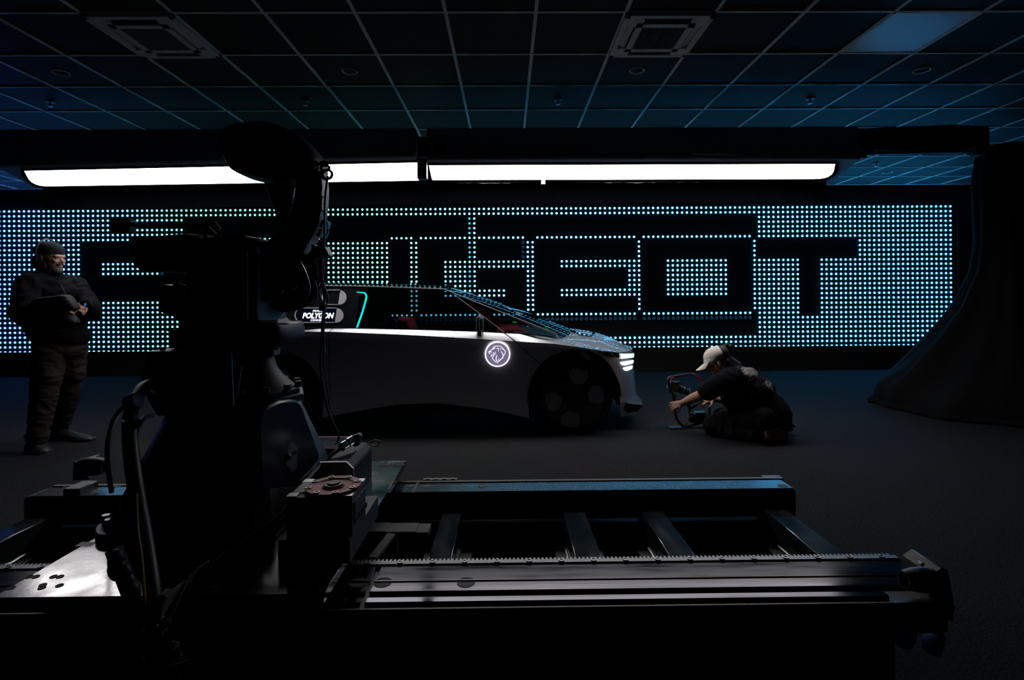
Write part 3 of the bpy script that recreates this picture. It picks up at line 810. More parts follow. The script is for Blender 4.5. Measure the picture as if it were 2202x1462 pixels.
# cabin
MB().box(-2.5, .35, Y0 + .22, 2 * YC - Y0 - .22, .45, .80).build('cabin_floor', M_inner, car)
def seat(px0, px1, pt, Y, m, tm):
    a, b = P(px0, pt, Y), P(px1, pt, Y); w_ = b.x - a.x
    bk = MB(); bk.pillow([(a.x + w_ * u, 0, .55 + (a.z - .55) * v) for u, v in ((.15, 0), (.9, 0), (1.0, .4), (.98, .8), (.85, .97), (.5, 1.0), (.3, .92), (.18, .6))], Y - .22, Y + .22, .12)
    o = bk.build('seat', m, car)
    MB().obox((a.x + w_ * 1.5, Y, .66), (w_ * .9, .21, .08), (0, R(-8), 0)).build('seat_cushion', m, o, bevel=.03)
    if tm: MB().pillow([(a.x + w_ * u, 0, a.z - .10 + .09 * v) for u, v in ((-.1, 0), (.45, 0), (.5, .6), (.35, 1), (.0, .9))], Y - .24, Y - .19, .1).build('headrest_pad', tm, o)
    return o
seat(838, 892, 681, 5.3, M_red, M_tealf); seat(838, 892, 682, 6.1, M_red, None)
seat(600, 650, 684, 5.3, M_red, None)
ds = MB(); rows = []
for i in range(13):
    u = i / 12; yy = 5.12 + u * 1.2; rows.append([Vector((-.12, yy, .80)), Vector((-.10, yy, .97)), Vector((.10, yy, .985)), Vector((.24, yy, .95)), Vector((.24, yy, .80))])
ds.loft(rows); ds.build('dashboard', M_red, car, bevel=.01)
x0_, x1_ = P(1003, 648, 6.3), P(1086, 703, 6.35)
MB().bar(x0_, x1_, .05, .07).build('far_pillar_trim', M_red, car)
for px, py in ((1107, 692.5), (1177, 703)):
    q = P(px, py, 5.6); MB().box(q.x - .022, q.x + .022, q.y - .01, q.y + .01, q.z - .005, q.z + .005).build('indicator_light', glow('green_indicator', (.05, .9, .1), .6), car)
# ------------------------------------------------------------------ floor track for the camera robot
M_rail = mat('dark_anodised_steel', (0.032, 0.032, 0.035), 0.13, metal=0.95, noise=0.35, nscale=5, stretch=(0.4, 6, 1), rnoise=0.06, bump=0.01)
M_railblk = mat('black_painted_steel', (0.016, 0.016, 0.018), 0.42, noise=0.2, nscale=8)
M_xbar = mat('blue_black_bar', (0.014, 0.017, 0.020), 0.10, metal=0.0, noise=0.4, nscale=14, stretch=(1, .3, 1), rnoise=.04)
M_flange = mat('worn_grey_flange', (0.06, 0.06, 0.062), 0.7, noise=0.5, nscale=30, bump=.2)
M_plate = mat('scratched_aluminium_plate', (0.20, 0.197, 0.20), 0.19, metal=0.95, noise=0.35, nscale=9, rnoise=0.09, bump=0.015, bscale=60)
M_rail2 = mat('rear_rail_steel', (0.22, 0.22, 0.23), 0.16, metal=0.95, noise=0.3, nscale=6, stretch=(.3, 14, 1), rnoise=.0)
M_railA = mat('oily_dark_steel', (0.024, 0.024, 0.027), 0.15, metal=0.95, noise=0.5, nscale=7, stretch=(.6, 5, 1), rnoise=.06)
M_bolt = mat('bolt_steel', (0.25, 0.25, 0.25), 0.35, metal=0.9, noise=0.1)
M_hole = mat('bore_black', (0.006, 0.006, 0.006), 0.6, noise=0.1)
M_rack = mat('gear_rack_steel', (0.16, 0.157, 0.153), 0.4, metal=0.8, noise=0.2, nscale=20)
M_rubber = mat('black_rubber', (0.02, 0.02, 0.02), 0.5, noise=0.15)
M_bluew = mat('blue_castor', (0.02, 0.16, 0.45), 0.45, noise=0.1)
for m_ in (M_rail, M_railA): m_.node_tree.nodes['Principled BSDF'].inputs['Specular Tint'].default_value = (.66, .66, .67, 1); m_.node_tree.nodes['Principled BSDF'].inputs['Specular IOR Level'].default_value = .1
TZ = .43
XS, XE = PZ(78, 1057, TZ).x, PZ(1722, 1057, TZ).x
XF = PZ(1960, 1215, TZ).x
trk = thing('robot_track', 'long black steel rail track with toothed rack on the floor in the foreground', 'track', (-.2, 1.9, 0))
def yz(py): return PZ(1101, py, TZ).y
XG = P(2048, 1310, 1.46).x
fr_ = MB(); fr_.box(XS - .02, XG, yz(1301), yz(1212), .368, .421); fr_.build('front_beam', M_railblk, trk, bevel=.003)
f2 = MB(); f2.box(XS - .02, XG, yz(1301) - .004, yz(1301) + .012, .402, .414); f2.build('front_ledge', M_railblk, trk)
jx = PZ(805, 1240, TZ).x
for a, b in ((XS, jx - .006), (jx + .006, XF)):
    MB().box(a, b, yz(1246), yz(1213), .419, .4300).build('rail_plate', M_railA, trk, bevel=.002)
    MB().box(a, b, yz(1248.5), yz(1246.5), .419, .4335).build('rail_ridge', M_rail, trk)
    MB().box(a, b, yz(1269), yz(1249), .419, .4305).build('rail_plate', M_rail, trk, bevel=.002)
    MB().box(a, b if b < 0 else XG - .165, yz(1291), yz(1280), .418, .4295).build('guide_bar', M_rail, trk, bevel=.0015)
q = PZ(1960, 1300, .41)
MB().box(XG - .16, XG - .03, yz(1303), yz(1288), .405, .4155).build('end_scale', M_rack, trk)
# gear rack
rk = MB(); y0, y1 = yz(1212.5), yz(1206)
rk.box(XS, XF - .01, y0, y1, .40, .4345)
rack = rk.build('gear_rack', M_rack, trk)
th = MB(); n = int((XF - .02 - XS) / .0133)
for i in range(n):
    x = XS + i * .0133
    th.loft([[Vector((x, y1, z)), Vector((x + .010, y1, z)), Vector((x + .0075, y1 + .012, z)), Vector((x + .0025, y1 + .012, z))] for z in (.395, .4345)])
th.build('rack_teeth', M_rack, rack, kind='stuff', smooth=0)
bme = MB().lathe([(.0095, 0), (.0095, .003), (.006, .003), (.0055, .0012), (.001, .001)], (0, 0, 0), n=12).mesh('bolt'); bme.materials.append(M_bolt)
x = PZ(860, 1209, .4345).x - .104 * 14
while x < XF - .03:
    place('bolt', bme, None, (x, (y0 + y1) / 2, .4345), rack); x += .104
# bores in the rail
def bore(px, py, r, z=TZ, par=trk):
    p = PZ(px, py, z)
    o = MB().lathe([(r, .0), (r, .0012), (r * .94, .0012), (r * .94, .0002), (.001, .0002)], (p.x, p.y, z + .0006), n=24).build('rail_bore', M_hole, par)
    return o
for px in (770, 823, 1002): bore(px, 1253, .027)
# rear rail
MB().box(XS, XE, yz(1058), yz(1036.5), .305, .4285).build('rear_beam', M_railblk, trk, bevel=.012)
MB().box(XS + .02, XE - .01, yz(1056), yz(1038), .427, .4305).build('rear_rail_plate', M_rail2, trk, bevel=.001)
MB().box(XS + .02, XE - .06, yz(1036), yz(1032.5), .36, .4330).build('rear_guide', M_railblk, trk, bevel=.002)
MB().box(XE - .075, XE + .012, yz(1036), yz(1028), .36, .432).build('rear_end_block', M_railblk, trk, bevel=.003)
sx = PZ(895, 1045, TZ).x
MB().box(sx - .005, sx + .005, yz(1057.5), yz(1036), .40, .432).build('rail_joint', M_hole, trk)
for px in (884, 918, 1037, 1683, 148, 252): bore(px, 1045, .021)
a, b = PZ(910, 1034, .43), PZ(982, 1034, .43)
sb = MB().box(a.x, b.x, a.y, a.y + .018, .43, .436).build('scale_plate', M_rack, trk)
for k in range(4): place('bolt', bme, None, (a.x + (b.x - a.x) * (k + .5) / 4, a.y + .009, .436), sb)
# cross members with welded base flanges and feet
for k, (p0_, p1_) in enumerate(((115, 162), (420, 465), (955, 996), (1207, 1254), (1371, 1418), (1632, 1680))):
    a, b = PZ(p0_, 1087, .367).x, PZ(p1_, 1087, .367).x; c = (a + b) / 2
    o = MB().box(a, b, y1 + .005, yz(1058), .27, .367).build('cross_member', M_xbar, trk, bevel=.004)
    MB().box(c - .095, c + .095, y1 - .1, yz(1058) + .006, .245, .262).build('base_flange', M_flange, o, bevel=.002)
    wl = MB(); wl.tube([(a - .003, y1 + .05 + t * .035, .268 + .002 * sin(t * 5)) for t in range(15)], .005, 5); wl.tube([(b + .003, y1 + .05 + t * .035, .268 + .002 * sin(t * 4)) for t in range(15)], .005, 5)
    wl.build('weld', M_bolt, o)
    p = PZ((p0_ + p1_) / 2, 1095, .367)
    MB().lathe([(.009, .0), (.009, .001), (.001, .001)], (p.x, p.y, .3672), n=12).build('bolt_hole', M_hole, o)
# lower side channel of the front beam
xlow = P(1925, 1400, 1.46).x
MB().box(XS, xlow, yz(1301) + .004, yz(1301) + .09, .0, .344).build('lower_front_beam', M_railblk, trk, bevel=.003)
MB().box(XS, XE, yz(1058) + .012, yz(1058) + .08, .0, .287).build('lower_rear_beam', M_railblk, trk, bevel=.003)
gaps = [XS] + [P(px, 1356, 1.47).x for px in (-60, 40, 180, 300, 480, 590, 860, 960, 1225, 1350, 1465, 1590)] + [xlow]
for k in range(0, len(gaps) - 1, 2):
    MB().box(gaps[k], gaps[k + 1], yz(1301) + .006, yz(1230), .344, .368).build('spacer', M_railblk, trk)
# end-stop buffers
def buffer(name, base, d, s, holder):
    o = holder.build(name, M_railblk, trk, bevel=.004)
    ax = Vector((d, 0, 0))
    MB().lathe([(.030 * s, 0), (.036 * s, .03 * s), (.034 * s, .06 * s), (.026 * s, .095 * s), (.022 * s, .095 * s), (.020 * s, .05 * s), (.001, .05 * s)], base, ax, 24, caps=False).build('rubber_buffer', M_rubber, o)
    return o
b0 = P(2010, 1246, 1.49)
h = MB(); h.prism([P(px, py, 1.50) for px, py in ((2006, 1236), (2028, 1222), (2040, 1226), (2052, 1290), (2053, 1326), (2040, 1328), (2004, 1300))], (0, .12, 0))
h.bar(P(1982, 1216, 1.60), P(2034, 1232, 1.56), .03, .012); h.bar(P(1990, 1276, 1.5), P(2040, 1280, 1.5), .03, .02)
h.prism([P(px, py, 1.47) for px, py in ((1870, 1308), (2040, 1308), (2038, 1362), (1990, 1364), (1870, 1345))], (0, .05, 0))
ob = buffer('end_stop', b0, -1, .95, h)
for px, py in ((1984, 1214), (2019, 1237), (2019, 1287)): 
    c = P(px, py, 1.49); MB().cyl(c, c + Vector((0, .012, 0)), .006, n=8).build('bolt', M_bolt, ob)
b1 = P(174, 1003, 2.33)
h = MB(); h.prism([P(px, py, 2.34) for px, py in ((157, 995), (178, 990), (190, 1032), (155, 1034))], (0, .10, 0)); h.bar(P(160, 996, 2.38), P(190, 986, 2.42), .03, .01); h.box(P(155, 1034, 2.38).x, P(190, 1034, 2.38).x, 2.33, 2.44, .428, .455)
buffer('end_stop', b1, 1, 1.15, h)
# castors at the right end
for (px, py, Y, r) in ((1945, 1362, 1.66, .045), (2008, 1380, 1.70, .04)):
    c = P(px, py, Y); c.z = max(c.z, r + .001)
    o = MB().lathe([(r * .5, -.018), (r * .95, -.016), (r, -.008), (r, .008), (r * .95, .016), (r * .5, .018)], c, (.5, -1, 0), 24).build('castor', M_bluew, trk)
    f = MB(); f.bar(c + Vector((-.012, -.026, 0)), c + Vector((-.012, -.026, .26 - c.z)), .02, .006); f.bar(c + Vector((.012, .026, 0)), c + Vector((.012, .026, .26 - c.z)), .02, .006); f.build('castor_fork', M_bolt, o)
# tow-chain bracket between the rails
br_ = MB()
for px0, px1, py0, py1 in ((800, 838, 1128, 1134), (834, 900, 1129, 1134), (855, 862, 1134, 1146), (898, 926, 1130, 1142), (815, 860, 1140, 1145)):
    a, b = P(px0, py0, 2.0), P(px1, py1, 2.0); br_.box(a.x, b.x, 1.94, 2.02, min(a.z, b.z), max(a.z, b.z))
br_.bar(P(838, 1148, 2.0), P(838, 1190, 2.0), .02, .06); br_.build('chain_bracket', M_flange, trk, bevel=.002)
MB().bar(P(842, 1150, 1.9), P(802, 1202, 1.75), .03, .012).build('brace', M_flange, trk)
# ------------------------------------------------------------------ camera robot on its carriage
M_rob = mat('robot_dark_casting', (0.018, 0.0185, 0.021), 0.5, spec=0.15, noise=0.15, nscale=8)
M_rob2 = mat('robot_grey_casting', (0.045, 0.043, 0.045), 0.5, spec=0.2, noise=0.12, nscale=6)
M_fair = mat('blue_black_fairing', (0.014, 0.016, 0.028), 0.26, spec=0.3, noise=0.15, nscale=5)
M_hex = mat('hatch_grey', (0.10, 0.10, 0.105), 0.5, noise=0.15)
M_gear = mat('gearbox_grey', (0.055, 0.053, 0.052), 0.5, metal=.3, noise=0.2, nscale=12)
M_gtop = mat('gearbox_machined', (0.42, 0.42, 0.43), 0.4, metal=.8, noise=0.2, nscale=12)
M_redfl = mat('red_flange', (0.42, 0.022, 0.03), 0.5, noise=0.12, nscale=14)
M_stripe = mat('blue_sticker_stripe', (0.03, 0.28, 0.42), 0.4, noise=.05)
M_pale = mat('pale_grey_and_lit_side', (0.30, 0.29, 0.30), 0.5, noise=.1, nscale=12)  # pale grey parts; also paints the light on the link's side face
M_beige = mat('crumpled_beige_cloth', (0.42, 0.30, 0.24), 0.8, noise=.3, nscale=30)
PZT = .50                                         # top of the carriage plate
rob = thing('camera_robot', 'tall black robot arm on a scratched steel carriage plate with red-flanged gearbox', 'robot arm', (-1.0, 2.0, TZ))
xl, xr = PZ(2, 1274, PZT).x, PZ(696, 1277, PZT).x
yf, yr = PZ(696, 1277, PZT).y, PZ(877, 990, PZT).y
pl = MB().box(xl, xr, yf, yr, PZT - .028, PZT).build('carriage_plate', M_plate, rob, bevel=.0025)
for a, b in ((xl + .08, xl + .2), (xr - .2, xr - .06)):
    for ya, yb_ in ((1.50, 1.70), (2.31, 2.44)):
        MB().box(a, b, ya, yb_, .4365, PZT - .028).build('bearing_block', M_railblk, pl, bevel=.003)
bsk = MB().lathe([(.0095, 0), (.0095, .0015), (.0065, .0015), (.006, .0004), (.001, .0003)], (0, 0, 0), n=12).mesh('bolt_socket'); bsk.materials.append(M_hole)
for px, py in ((63, 1240), (77, 1240), (115, 1240), (129, 1240), (92, 1258), (90, 1264), (128, 1259), (24, 1264), (460, 1262), (625, 1270), (694, 1270), (630, 1245), (645, 1245), (660, 1245), (692, 1245), (706, 1244),
               (830, 993), (870, 993), (822, 1000), (830, 1000), (856, 1000), (866, 1000)):
    p = PZ(px, py, PZT); place('bolt_socket', bsk, None, (p.x, p.y, PZT), pl)
# riser
def ring4(x0, x1, ya, yb_, z, c):
    return [Vector(v) for v in ((x0 + c, ya, z), (x1 - c, ya, z), (x1, ya + c, z), (x1, yb_ - c, z), (x1 - c, yb_, z), (x0 + c, yb_, z), (x0, yb_ - c, z), (x0, ya + c, z))]
rs = MB(); rs.loft([ring4(-1.30, -.76, 1.66, 2.34, PZT, .05), ring4(-1.30, -.76, 1.66, 2.34, PZT + .06, .05), ring4(-1.25, -.90, 1.86, 2.34, .86, .06), ring4(-1.20, -.88, 1.90, 2.32, .89, .06)])
riser = rs.build('riser', M_railblk, rob, bevel=.006)
def slant(px, py): return P(px, py, 1.72 + (px - 562) / 125 * .36)
fo = catmull([slant(px, py) for px, py in ((566, 884), (638, 862), (660, 905), (679, 958), (686, 985), (668, 1012), (640, 1044), (606, 1100), (580, 1122), (566, 1080), (561, 980))], 4, True)
fair = MB().prism(fo, (-.02, .03, 0)).build('side_fairing', M_fair, riser, bevel=.006)
MB().prism([slant(px, py) + Vector((.004, -.006, 0)) for px, py in ((609, 948), (622, 940), (639, 964), (637, 1004), (626, 1018), (608, 988))], (-.01, .016, 0)).build('hexagon_hatch', M_hex, riser, bevel=.003)
kn = MB(); k0 = slant(626, 977) + Vector((0, -.03, 0)); kn.ball(k0, .014); kn.cyl(k0, slant(641, 964) + Vector((.01, -.04, 0)), .006, n=8); kn.build('hatch_latch', M_rubber, riser)
# control box behind, mounting plates
cb = [P(px, py, 1.92) for px, py in ((322, 758), (490, 757), (500, 900), (335, 895), (305, 840), (300, 800))]
MB().prism(cb, (0, .16, 0)).build('control_box', M_railblk, rob, bevel=.008)
MB().prism([P(px, py, 1.9) for px, py in ((312, 756), (392, 755), (392, 759), (314, 760))], (0, .12, 0)).build('tray', M_pale, rob)
kb = P(350, 753, 1.93); MB().cyl(kb, kb + Vector((0, 0, .012)), .01, n=10).build('knob', M_rubber, rob)
MB().prism([P(px, py, 1.80) for px, py in ((484, 760), (497, 757), (502, 873), (477, 888))], (0, .006, 0)).build('mounting_plate', mat('grey_blue_plate', (.12, .13, .14), .5, noise=.1), rob)
MB().prism([P(px, py, 1.86) for px, py in ((498, 793), (519, 787), (511, 852), (500, 868))], (0, .006, 0)).build('mounting_plate', _mats['grey_blue_plate'], rob)
# robot foot: octagonal flange, flared base, turret
cx, cy = -1.0, 2.08
def oct_(r, z, rot=22.5): return [Vector((cx + r * cos(R(a + rot)), cy + r * sin(R(a + rot)), z)) for a in range(0, 360, 45)]
fl = MB().loft([oct_(.195, .885, 0), oct_(.195, .915, 0)]).build('foot_flange', M_railblk, rob, bevel=.005)
MB().loft([oct_(.18, .917, 0), oct_(.18, .935, 0)]).build('foot_plate', M_rob, rob, bevel=.004)
for a in range(0, 360, 30):
    c = Vector((cx + .165 * cos(R(a + 10)), cy + .165 * sin(R(a + 10)), .935)); MB().cyl(c, c + Vector((0, 0, .022)), .014, n=6).build('hex_bolt', M_rob, fl)
MB().lathe([(.158, .935), (.145, .945), (.105, .985), (.082, 1.02), (.072, 1.06)], (cx, cy, 0), n=32).build('foot_casting', M_rob2, rob)
tu = MB().lathe([(.078, 1.06), (.095, 1.065), (.095, 1.09), (.10, 1.095), (.10, 1.125), (.092, 1.13), (.108, 1.135), (.108, 1.185), (.10, 1.20), (.02, 1.205)], (cx, cy, 0), n=32).build('turret', M_rob, rob)
for px0, px1, py0, py1, Y in ((576, 600, 705, 733, 1.96), (602, 612, 702, 727, 2.0), (566, 588, 752, 766, 1.98)):
    a, b = P(px0, py0, Y), P(px1, py1, Y); MB().box(a.x, b.x, Y, Y + .05, b.z, a.z).build('connector', M_rubber, tu, bevel=.003)
# column
co = catmull([P(px, py, 1.86) for px, py in ((405, 560), (418, 512), (445, 506), (500, 503), (535, 507), (552, 520), (556, 600), (558, 690), (598, 700), (602, 735), (570, 752), (480, 757), (410, 750), (396, 690), (400, 620))], 4, True)
MB().pillow(co, 1.86, 2.10, .06).build('column', M_rob, rob)
cv = [P(px, py, 1.83) for px, py in ((402, 545), (425, 531), (440, 529), (505, 530), (519, 535), (519, 690), (514, 690), (400, 690), (395, 640))]
cov = MB().prism(cv, (0, .04, 0)).build('column_cover', M_rob, rob, bevel=.006)
MB().prism([P(px, py, 1.835) for px, py in ((519, 534), (531, 541), (532, 688), (524, 695), (527, 712), (521, 708), (517, 688))], (0, .05, 0)).build('cover_edge', M_pale, cov, bevel=.002)
ts = [P(px, py, 1.90) for px, py in ((436, 505), (438, 530), (450, 511), (442, 504))]
MB().prism(ts, (0, .05, 0)).build('cover_bracket', M_pale, cov)
MB().tube(catmull([P(px, py, 1.87) for px, py in ((468, 511), (490, 507), (515, 507), (538, 513))], 5), .004, 6).build('edge_trim', M_pale, cov)
# forearm pointing left with the camera head below it
MB().pillow(catmull([P(px, py, 1.95) for px, py in ((290, 519), (298, 508), (350, 507), (430, 505), (440, 545), (430, 585), (320, 582), (302, 577), (291, 560))], 3, True), 1.92, 2.10, .08).build('forearm', M_rob, rob)
MB().tube([P(304, 581, 1.94), P(386, 581.5, 1.94)], .0045, 6).build('forearm_rod', M_rob2, rob)
hd_ = [P(px, py, 2.0) for px, py in ((364, 611), (404, 618), (414, 640), (424, 692), (400, 690), (384, 681), (352, 669), (354, 650), (360, 628))]
mb_ = MB().pillow(hd_, 1.96, 2.12, .08).build('matte_box', M_rob, rob)
MB().prism([P(px, py, 1.96) for px, py in ((363, 609), (375, 609.5), (404, 614.5), (404, 619.5), (384, 615.5))], (0, .10, 0)).build('hood_flap', M_pale, mb_)
cr = MB()
for i in range(9): cr.ball(P(377 + 3.1 * i, 609 - 5 * sin(pi * i / 8) + random.uniform(-1, 1), 2.0 + random.uniform(-.02, .02)), .008 + .005 * random.random(), n=8, m=6)
cr.build('cloth_scrap', M_beige, mb_)
MB().prism([P(px, py, 1.98) for px, py in ((383, 682), (440, 680), (440, 752), (363, 749), (363, 712), (382, 710), (385, 696))], (0, .14, 0)).build('camera_body', M_rob, rob, bevel=.006)
MB().bar(P(363, 711, 1.97), P(383, 709.5, 1.97), .02, .006).build('top_handle', M_pale, rob)
MB().ball(P(378, 746, 1.97), (.006, .006, .009)).build('release_knob', M_pale, rob)
# small monitor on a rod
MB().pillow(catmull([P(px, py, 1.95) for px, py in ((241, 474), (246, 470), (278, 470), (283, 475), (281, 495), (276, 500), (248, 499), (242, 495))], 2, True), 1.94, 1.98, .06).build('monitor', M_rob, rob)
MB().tube([P(284, 482, 1.95), P(292, 485, 1.95), P(420, 484.5, 1.95), P(430, 484, 1.95)], .008, 8).build('monitor_rod', M_rob, rob)
cl_ = MB()
for px, py, r in ((428, 483, .012), (438, 482, .016), (449, 480, .012), (458, 484, .012), (466, 490, .012)): cl_.ball(P(px, py, 1.95), r, n=10, m=6)
cl_.bar(P(440, 484, 1.95), P(462, 505, 1.95), .016, .016); cl_.bar(P(458, 476, 1.95), P(473, 494, 1.95), .012, .012); cl_.build('clamp', M_rob, rob)
for a, b in (((459, 473), (463, 477)), ((466, 488), (472, 493)), ((431, 479), (432, 483)), ((445, 479), (447, 480)), ((432, 492), (434, 494))):
    MB().bar(P(*a, 1.925), P(*b, 1.925), .004, .004).build('clamp_screw', M_chrome, rob)
# curved upper link with ring-shaped lower end
YLa, YLb = 2.0, 2.085
lk_o = catmull([P(px, py, YLa) for px, py in ((650, 320), (672, 330), (686, 352), (690, 400), (688, 450), (676, 490), (660, 515), (640, 530), (655, 545), (663, 575), (668, 610), (660, 640), (636, 654), (600, 660), (562, 655),
                                              (560, 610), (556, 560), (562, 524), (590, 511), (608, 494), (622, 462), (632, 425), (636, 390), (632, 350))], 4, True)
def ring_body(outer, hole_c, hole_rx, hole_rz, ya, yb_, n=72):
    """flat body with an oval opening: outer outline resampled by angle about the opening"""
    out = []
    inn = []
    for i in range(n):
        a = 2 * pi * i / n; inn.append(Vector((hole_c.x + hole_rx * cos(a) - .016 * sin(a) * 1.0, 0, hole_c.z + hole_rz * sin(a))))
    return inn
MB().pillow([p for p in catmull([P(px, py, YLa) for px, py in ((640, 318), (668, 326), (684, 352), (690, 400), (688, 450), (677, 487), (662, 512), (640, 533), (610, 545), (575, 560), (556, 560), (562, 524), (590, 511), (608, 494), (622, 462), (632, 425), (636, 390), (630, 350))], 4, True)], YLa, YLb, .03).build('curved_link', M_rob, rob)
# ring end: thick oval torus
cen = [P(px, py, YLa + .07) for px, py in ((628, 530), (648, 545), (662, 575), (664, 610), (654, 636), (628, 648), (598, 648), (580, 630), (577, 598), (584, 565), (602, 540))]
MB().tube(catmull(cen, 5, True), .026, 12, True, flat=1.5).build('ring_joint', M_rob, rob)
MB().pillow(catmull([P(px, py, 2.1) for px, py in ((628, 535), (648, 552), (657, 590), (648, 606), (630, 622), (610, 640), (590, 638), (582, 610), (588, 570), (606, 543))], 3, True), 2.10, 2.14, .02).build('joint_cover', M_inner, rob)
MB().cyl(P(560, 600, 1.9), P(560, 600, 2.15), .085, n=32).build('shoulder_hub', M_rob, rob)
MB().prism([P(px, py, 1.93) for px, py in ((540, 512), (562, 516), (576, 520), (578, 535), (548, 535))], (0, .1, 0)).build('shoulder_cap', M_rob, rob, bevel=.004)
MB().bar(P(551, 522, 1.92), P(562, 523, 1.92), .006, .006).build('shoulder_pin', M_chrome, rob)
# pale strip painting the light on the link's side face, stickers, cable fittings
def strip(pts, wd, yA, yB_, m, name, par=rob):
    L = [P(a, b, yA) for a, b in pts]; rows = [[p, p + Vector((wd, 0, 0)), p + Vector((wd, yB_ - yA, 0)), p + Vector((0, yB_ - yA, 0))] for p in L]
    return MB().loft(rows).build(name, m, par)
lb = strip(((688, 372), (691, 400), (690, 440), (683, 480), (670, 508), (655, 532), (650, 545)), .004, 2.005, 2.08, M_pale, 'link_lit_side')
strip(((680, 508), (684, 500), (687, 492)), .012, 2.0, 2.08, M_stripe, 'sticker', lb); strip(((687, 488), (690, 478), (692, 472)), .010, 2.0, 2.08, M_stripe, 'sticker', lb)
for py in (378, 418, 448): MB().obox(P(693, py, 2.02), (.008, .03, .012)).build('cable_clip', M_rubber, lb, bevel=.002)
hw = catmull([P(px, py, 2.0) for px, py in ((484, 305), (488, 285), (512, 273), (550, 267), (585, 268), (612, 277), (645, 292), (668, 314), (686, 345), (680, 380), (640, 384), (622, 391), (600, 396), (575, 390), (545, 382), (516, 374), (502, 364), (487, 332))], 3, True)
MB().pillow(hw, 1.94, 2.13, .10).build('elbow_housing', M_rob, rob)
for px, py in ((629, 301), (636, 304), (640, 305), (647, 310), (603, 292)): MB().ball(P(px, py, 1.99), .0045, n=8, m=6).build('housing_screw', M_chrome, rob)
fa = [P(px, py, 2.10) for px, py in ((564, 384), (628, 384), (634, 404), (624, 455), (612, 492), (602, 480), (588, 450), (578, 425))]
fo2 = MB().pillow(fa, 2.10, 2.20, .06).build('rear_forearm', M_rob, rob)
MB().prism([P(px, py, 2.085) for px, py in ((622, 384), (630, 383), (634, 406), (629, 424))], (0, .03, 0)).build('forearm_edge', M_pale, fo2)
for py in (430, 441): MB().ball(P(617, py, 2.095), (.022, .006, .014)).build('crumpled_tape', M_pale, fo2)
# box and rings hung on the link
MB().prism([P(px, py, 2.0) for px, py in ((669, 523), (676, 528), (697, 529), (703, 540), (706, 549), (690, 556), (668, 554))], (0, .06, 0)).build('cable_box', M_rubber, rob, bevel=.004)
for px, py, rx, rz in ((696, 352, .014, .006), (699, 361, .016, .010), (704, 375, .018, .017)):
    c = P(px, py, 2.0); MB().tube([c + Vector((rx * cos(2 * pi * i / 16), 0, rz * sin(2 * pi * i / 16))) for i in range(16)], .0055, 6, True).build('ring', M_rubber, rob)
MB().tube(catmull([P(px, py, 1.985) for px, py in ((646, 562), (655, 580), (662, 598), (666, 615), (664, 632), (655, 644))], 6), .0026, 6).build('braided_line', mat('braided_steel', (.6, .6, .58), .3, metal=.8, noise=.4, nscale=300), rob)
# ---- drive unit
gx0, gx1 = PZ(598, 1214, PZT).x, PZ(750, 1214, PZT).x; gy0 = PZ(650, 1214, PZT).y
MB().box(gx0, gx1 + .002, gy0, 1.90, PZT, .572).build('drive_base', M_gear, rob, bevel=.003)
GZ = .695
p = PZ(615, 1068, GZ); gy = p.y; g1 = PZ(757, 1066, GZ).x; yb_ = PZ(780, 1029, GZ).y
gb = MB().box(p.x, g1, gy, yb_, .572, GZ - .004).build('gearbox', M_gear, rob, bevel=.003)
for xx in (p.x, g1 - .03):
    for yy in (gy, yb_ - .03): MB().box(xx, xx + .03, yy, yy + .03, GZ - .004, GZ + .001).build('corner_pad', M_gtop, gb)
fm = MB().box(0, .055, 0, .003, 0, .004).mesh('cooling_fin'); fm.materials.append(M_gtop)
for i in range(10): place('cooling_fin', fm, None, (p.x + .004, gy + .038 + i * (yb_ - gy - .076) / 9, GZ - .004), gb)
fm2 = MB().box(0, .004, 0, .004, 0, .05).mesh('cooling_fin'); fm2.materials.append(M_gtop)
for i in range(9): place('cooling_fin', fm2, None, (g1, gy + .02 + i * (yb_ - gy - .04) / 8, GZ - .075), gb)
for i in range(4): place('bolt', bme, None, (g1, gy + .03 + i * .04, GZ - .085), gb, (0, R(90), 0))
fc = PZ(716, 1049, GZ); fc.x = (p.x + g1) / 2 + .018; fc.y = (gy + yb_) / 2
rfl = MB().lathe([(.084, -.002), (.084, .008), (.062, .008), (.058, .005), (.034, .004), (.034, .007), (.001, .007)], fc, n=40).build('red_flange', M_redfl, gb, label='red round flange')
MB().lathe([(.030, .007), (.030, .012), (.022, .012), (.021, .010), (.018, .010), (.018, .016), (.001, .016)], fc, n=24).build('shaft_cap', M_rubber, rfl)
for k in range(8):
    a = 2 * pi * (k + .5) / 8; place('bolt', bme, None, fc + Vector((.073 * cos(a), .073 * sin(a), .008)), rfl)
lc = P(655, 1107, gy - .001)
MB().lathe([(.027, 0), (.027, .001), (.001, .0012)], lc, (0, -1, 0), 28).build('blank_port', M_hole, gb)
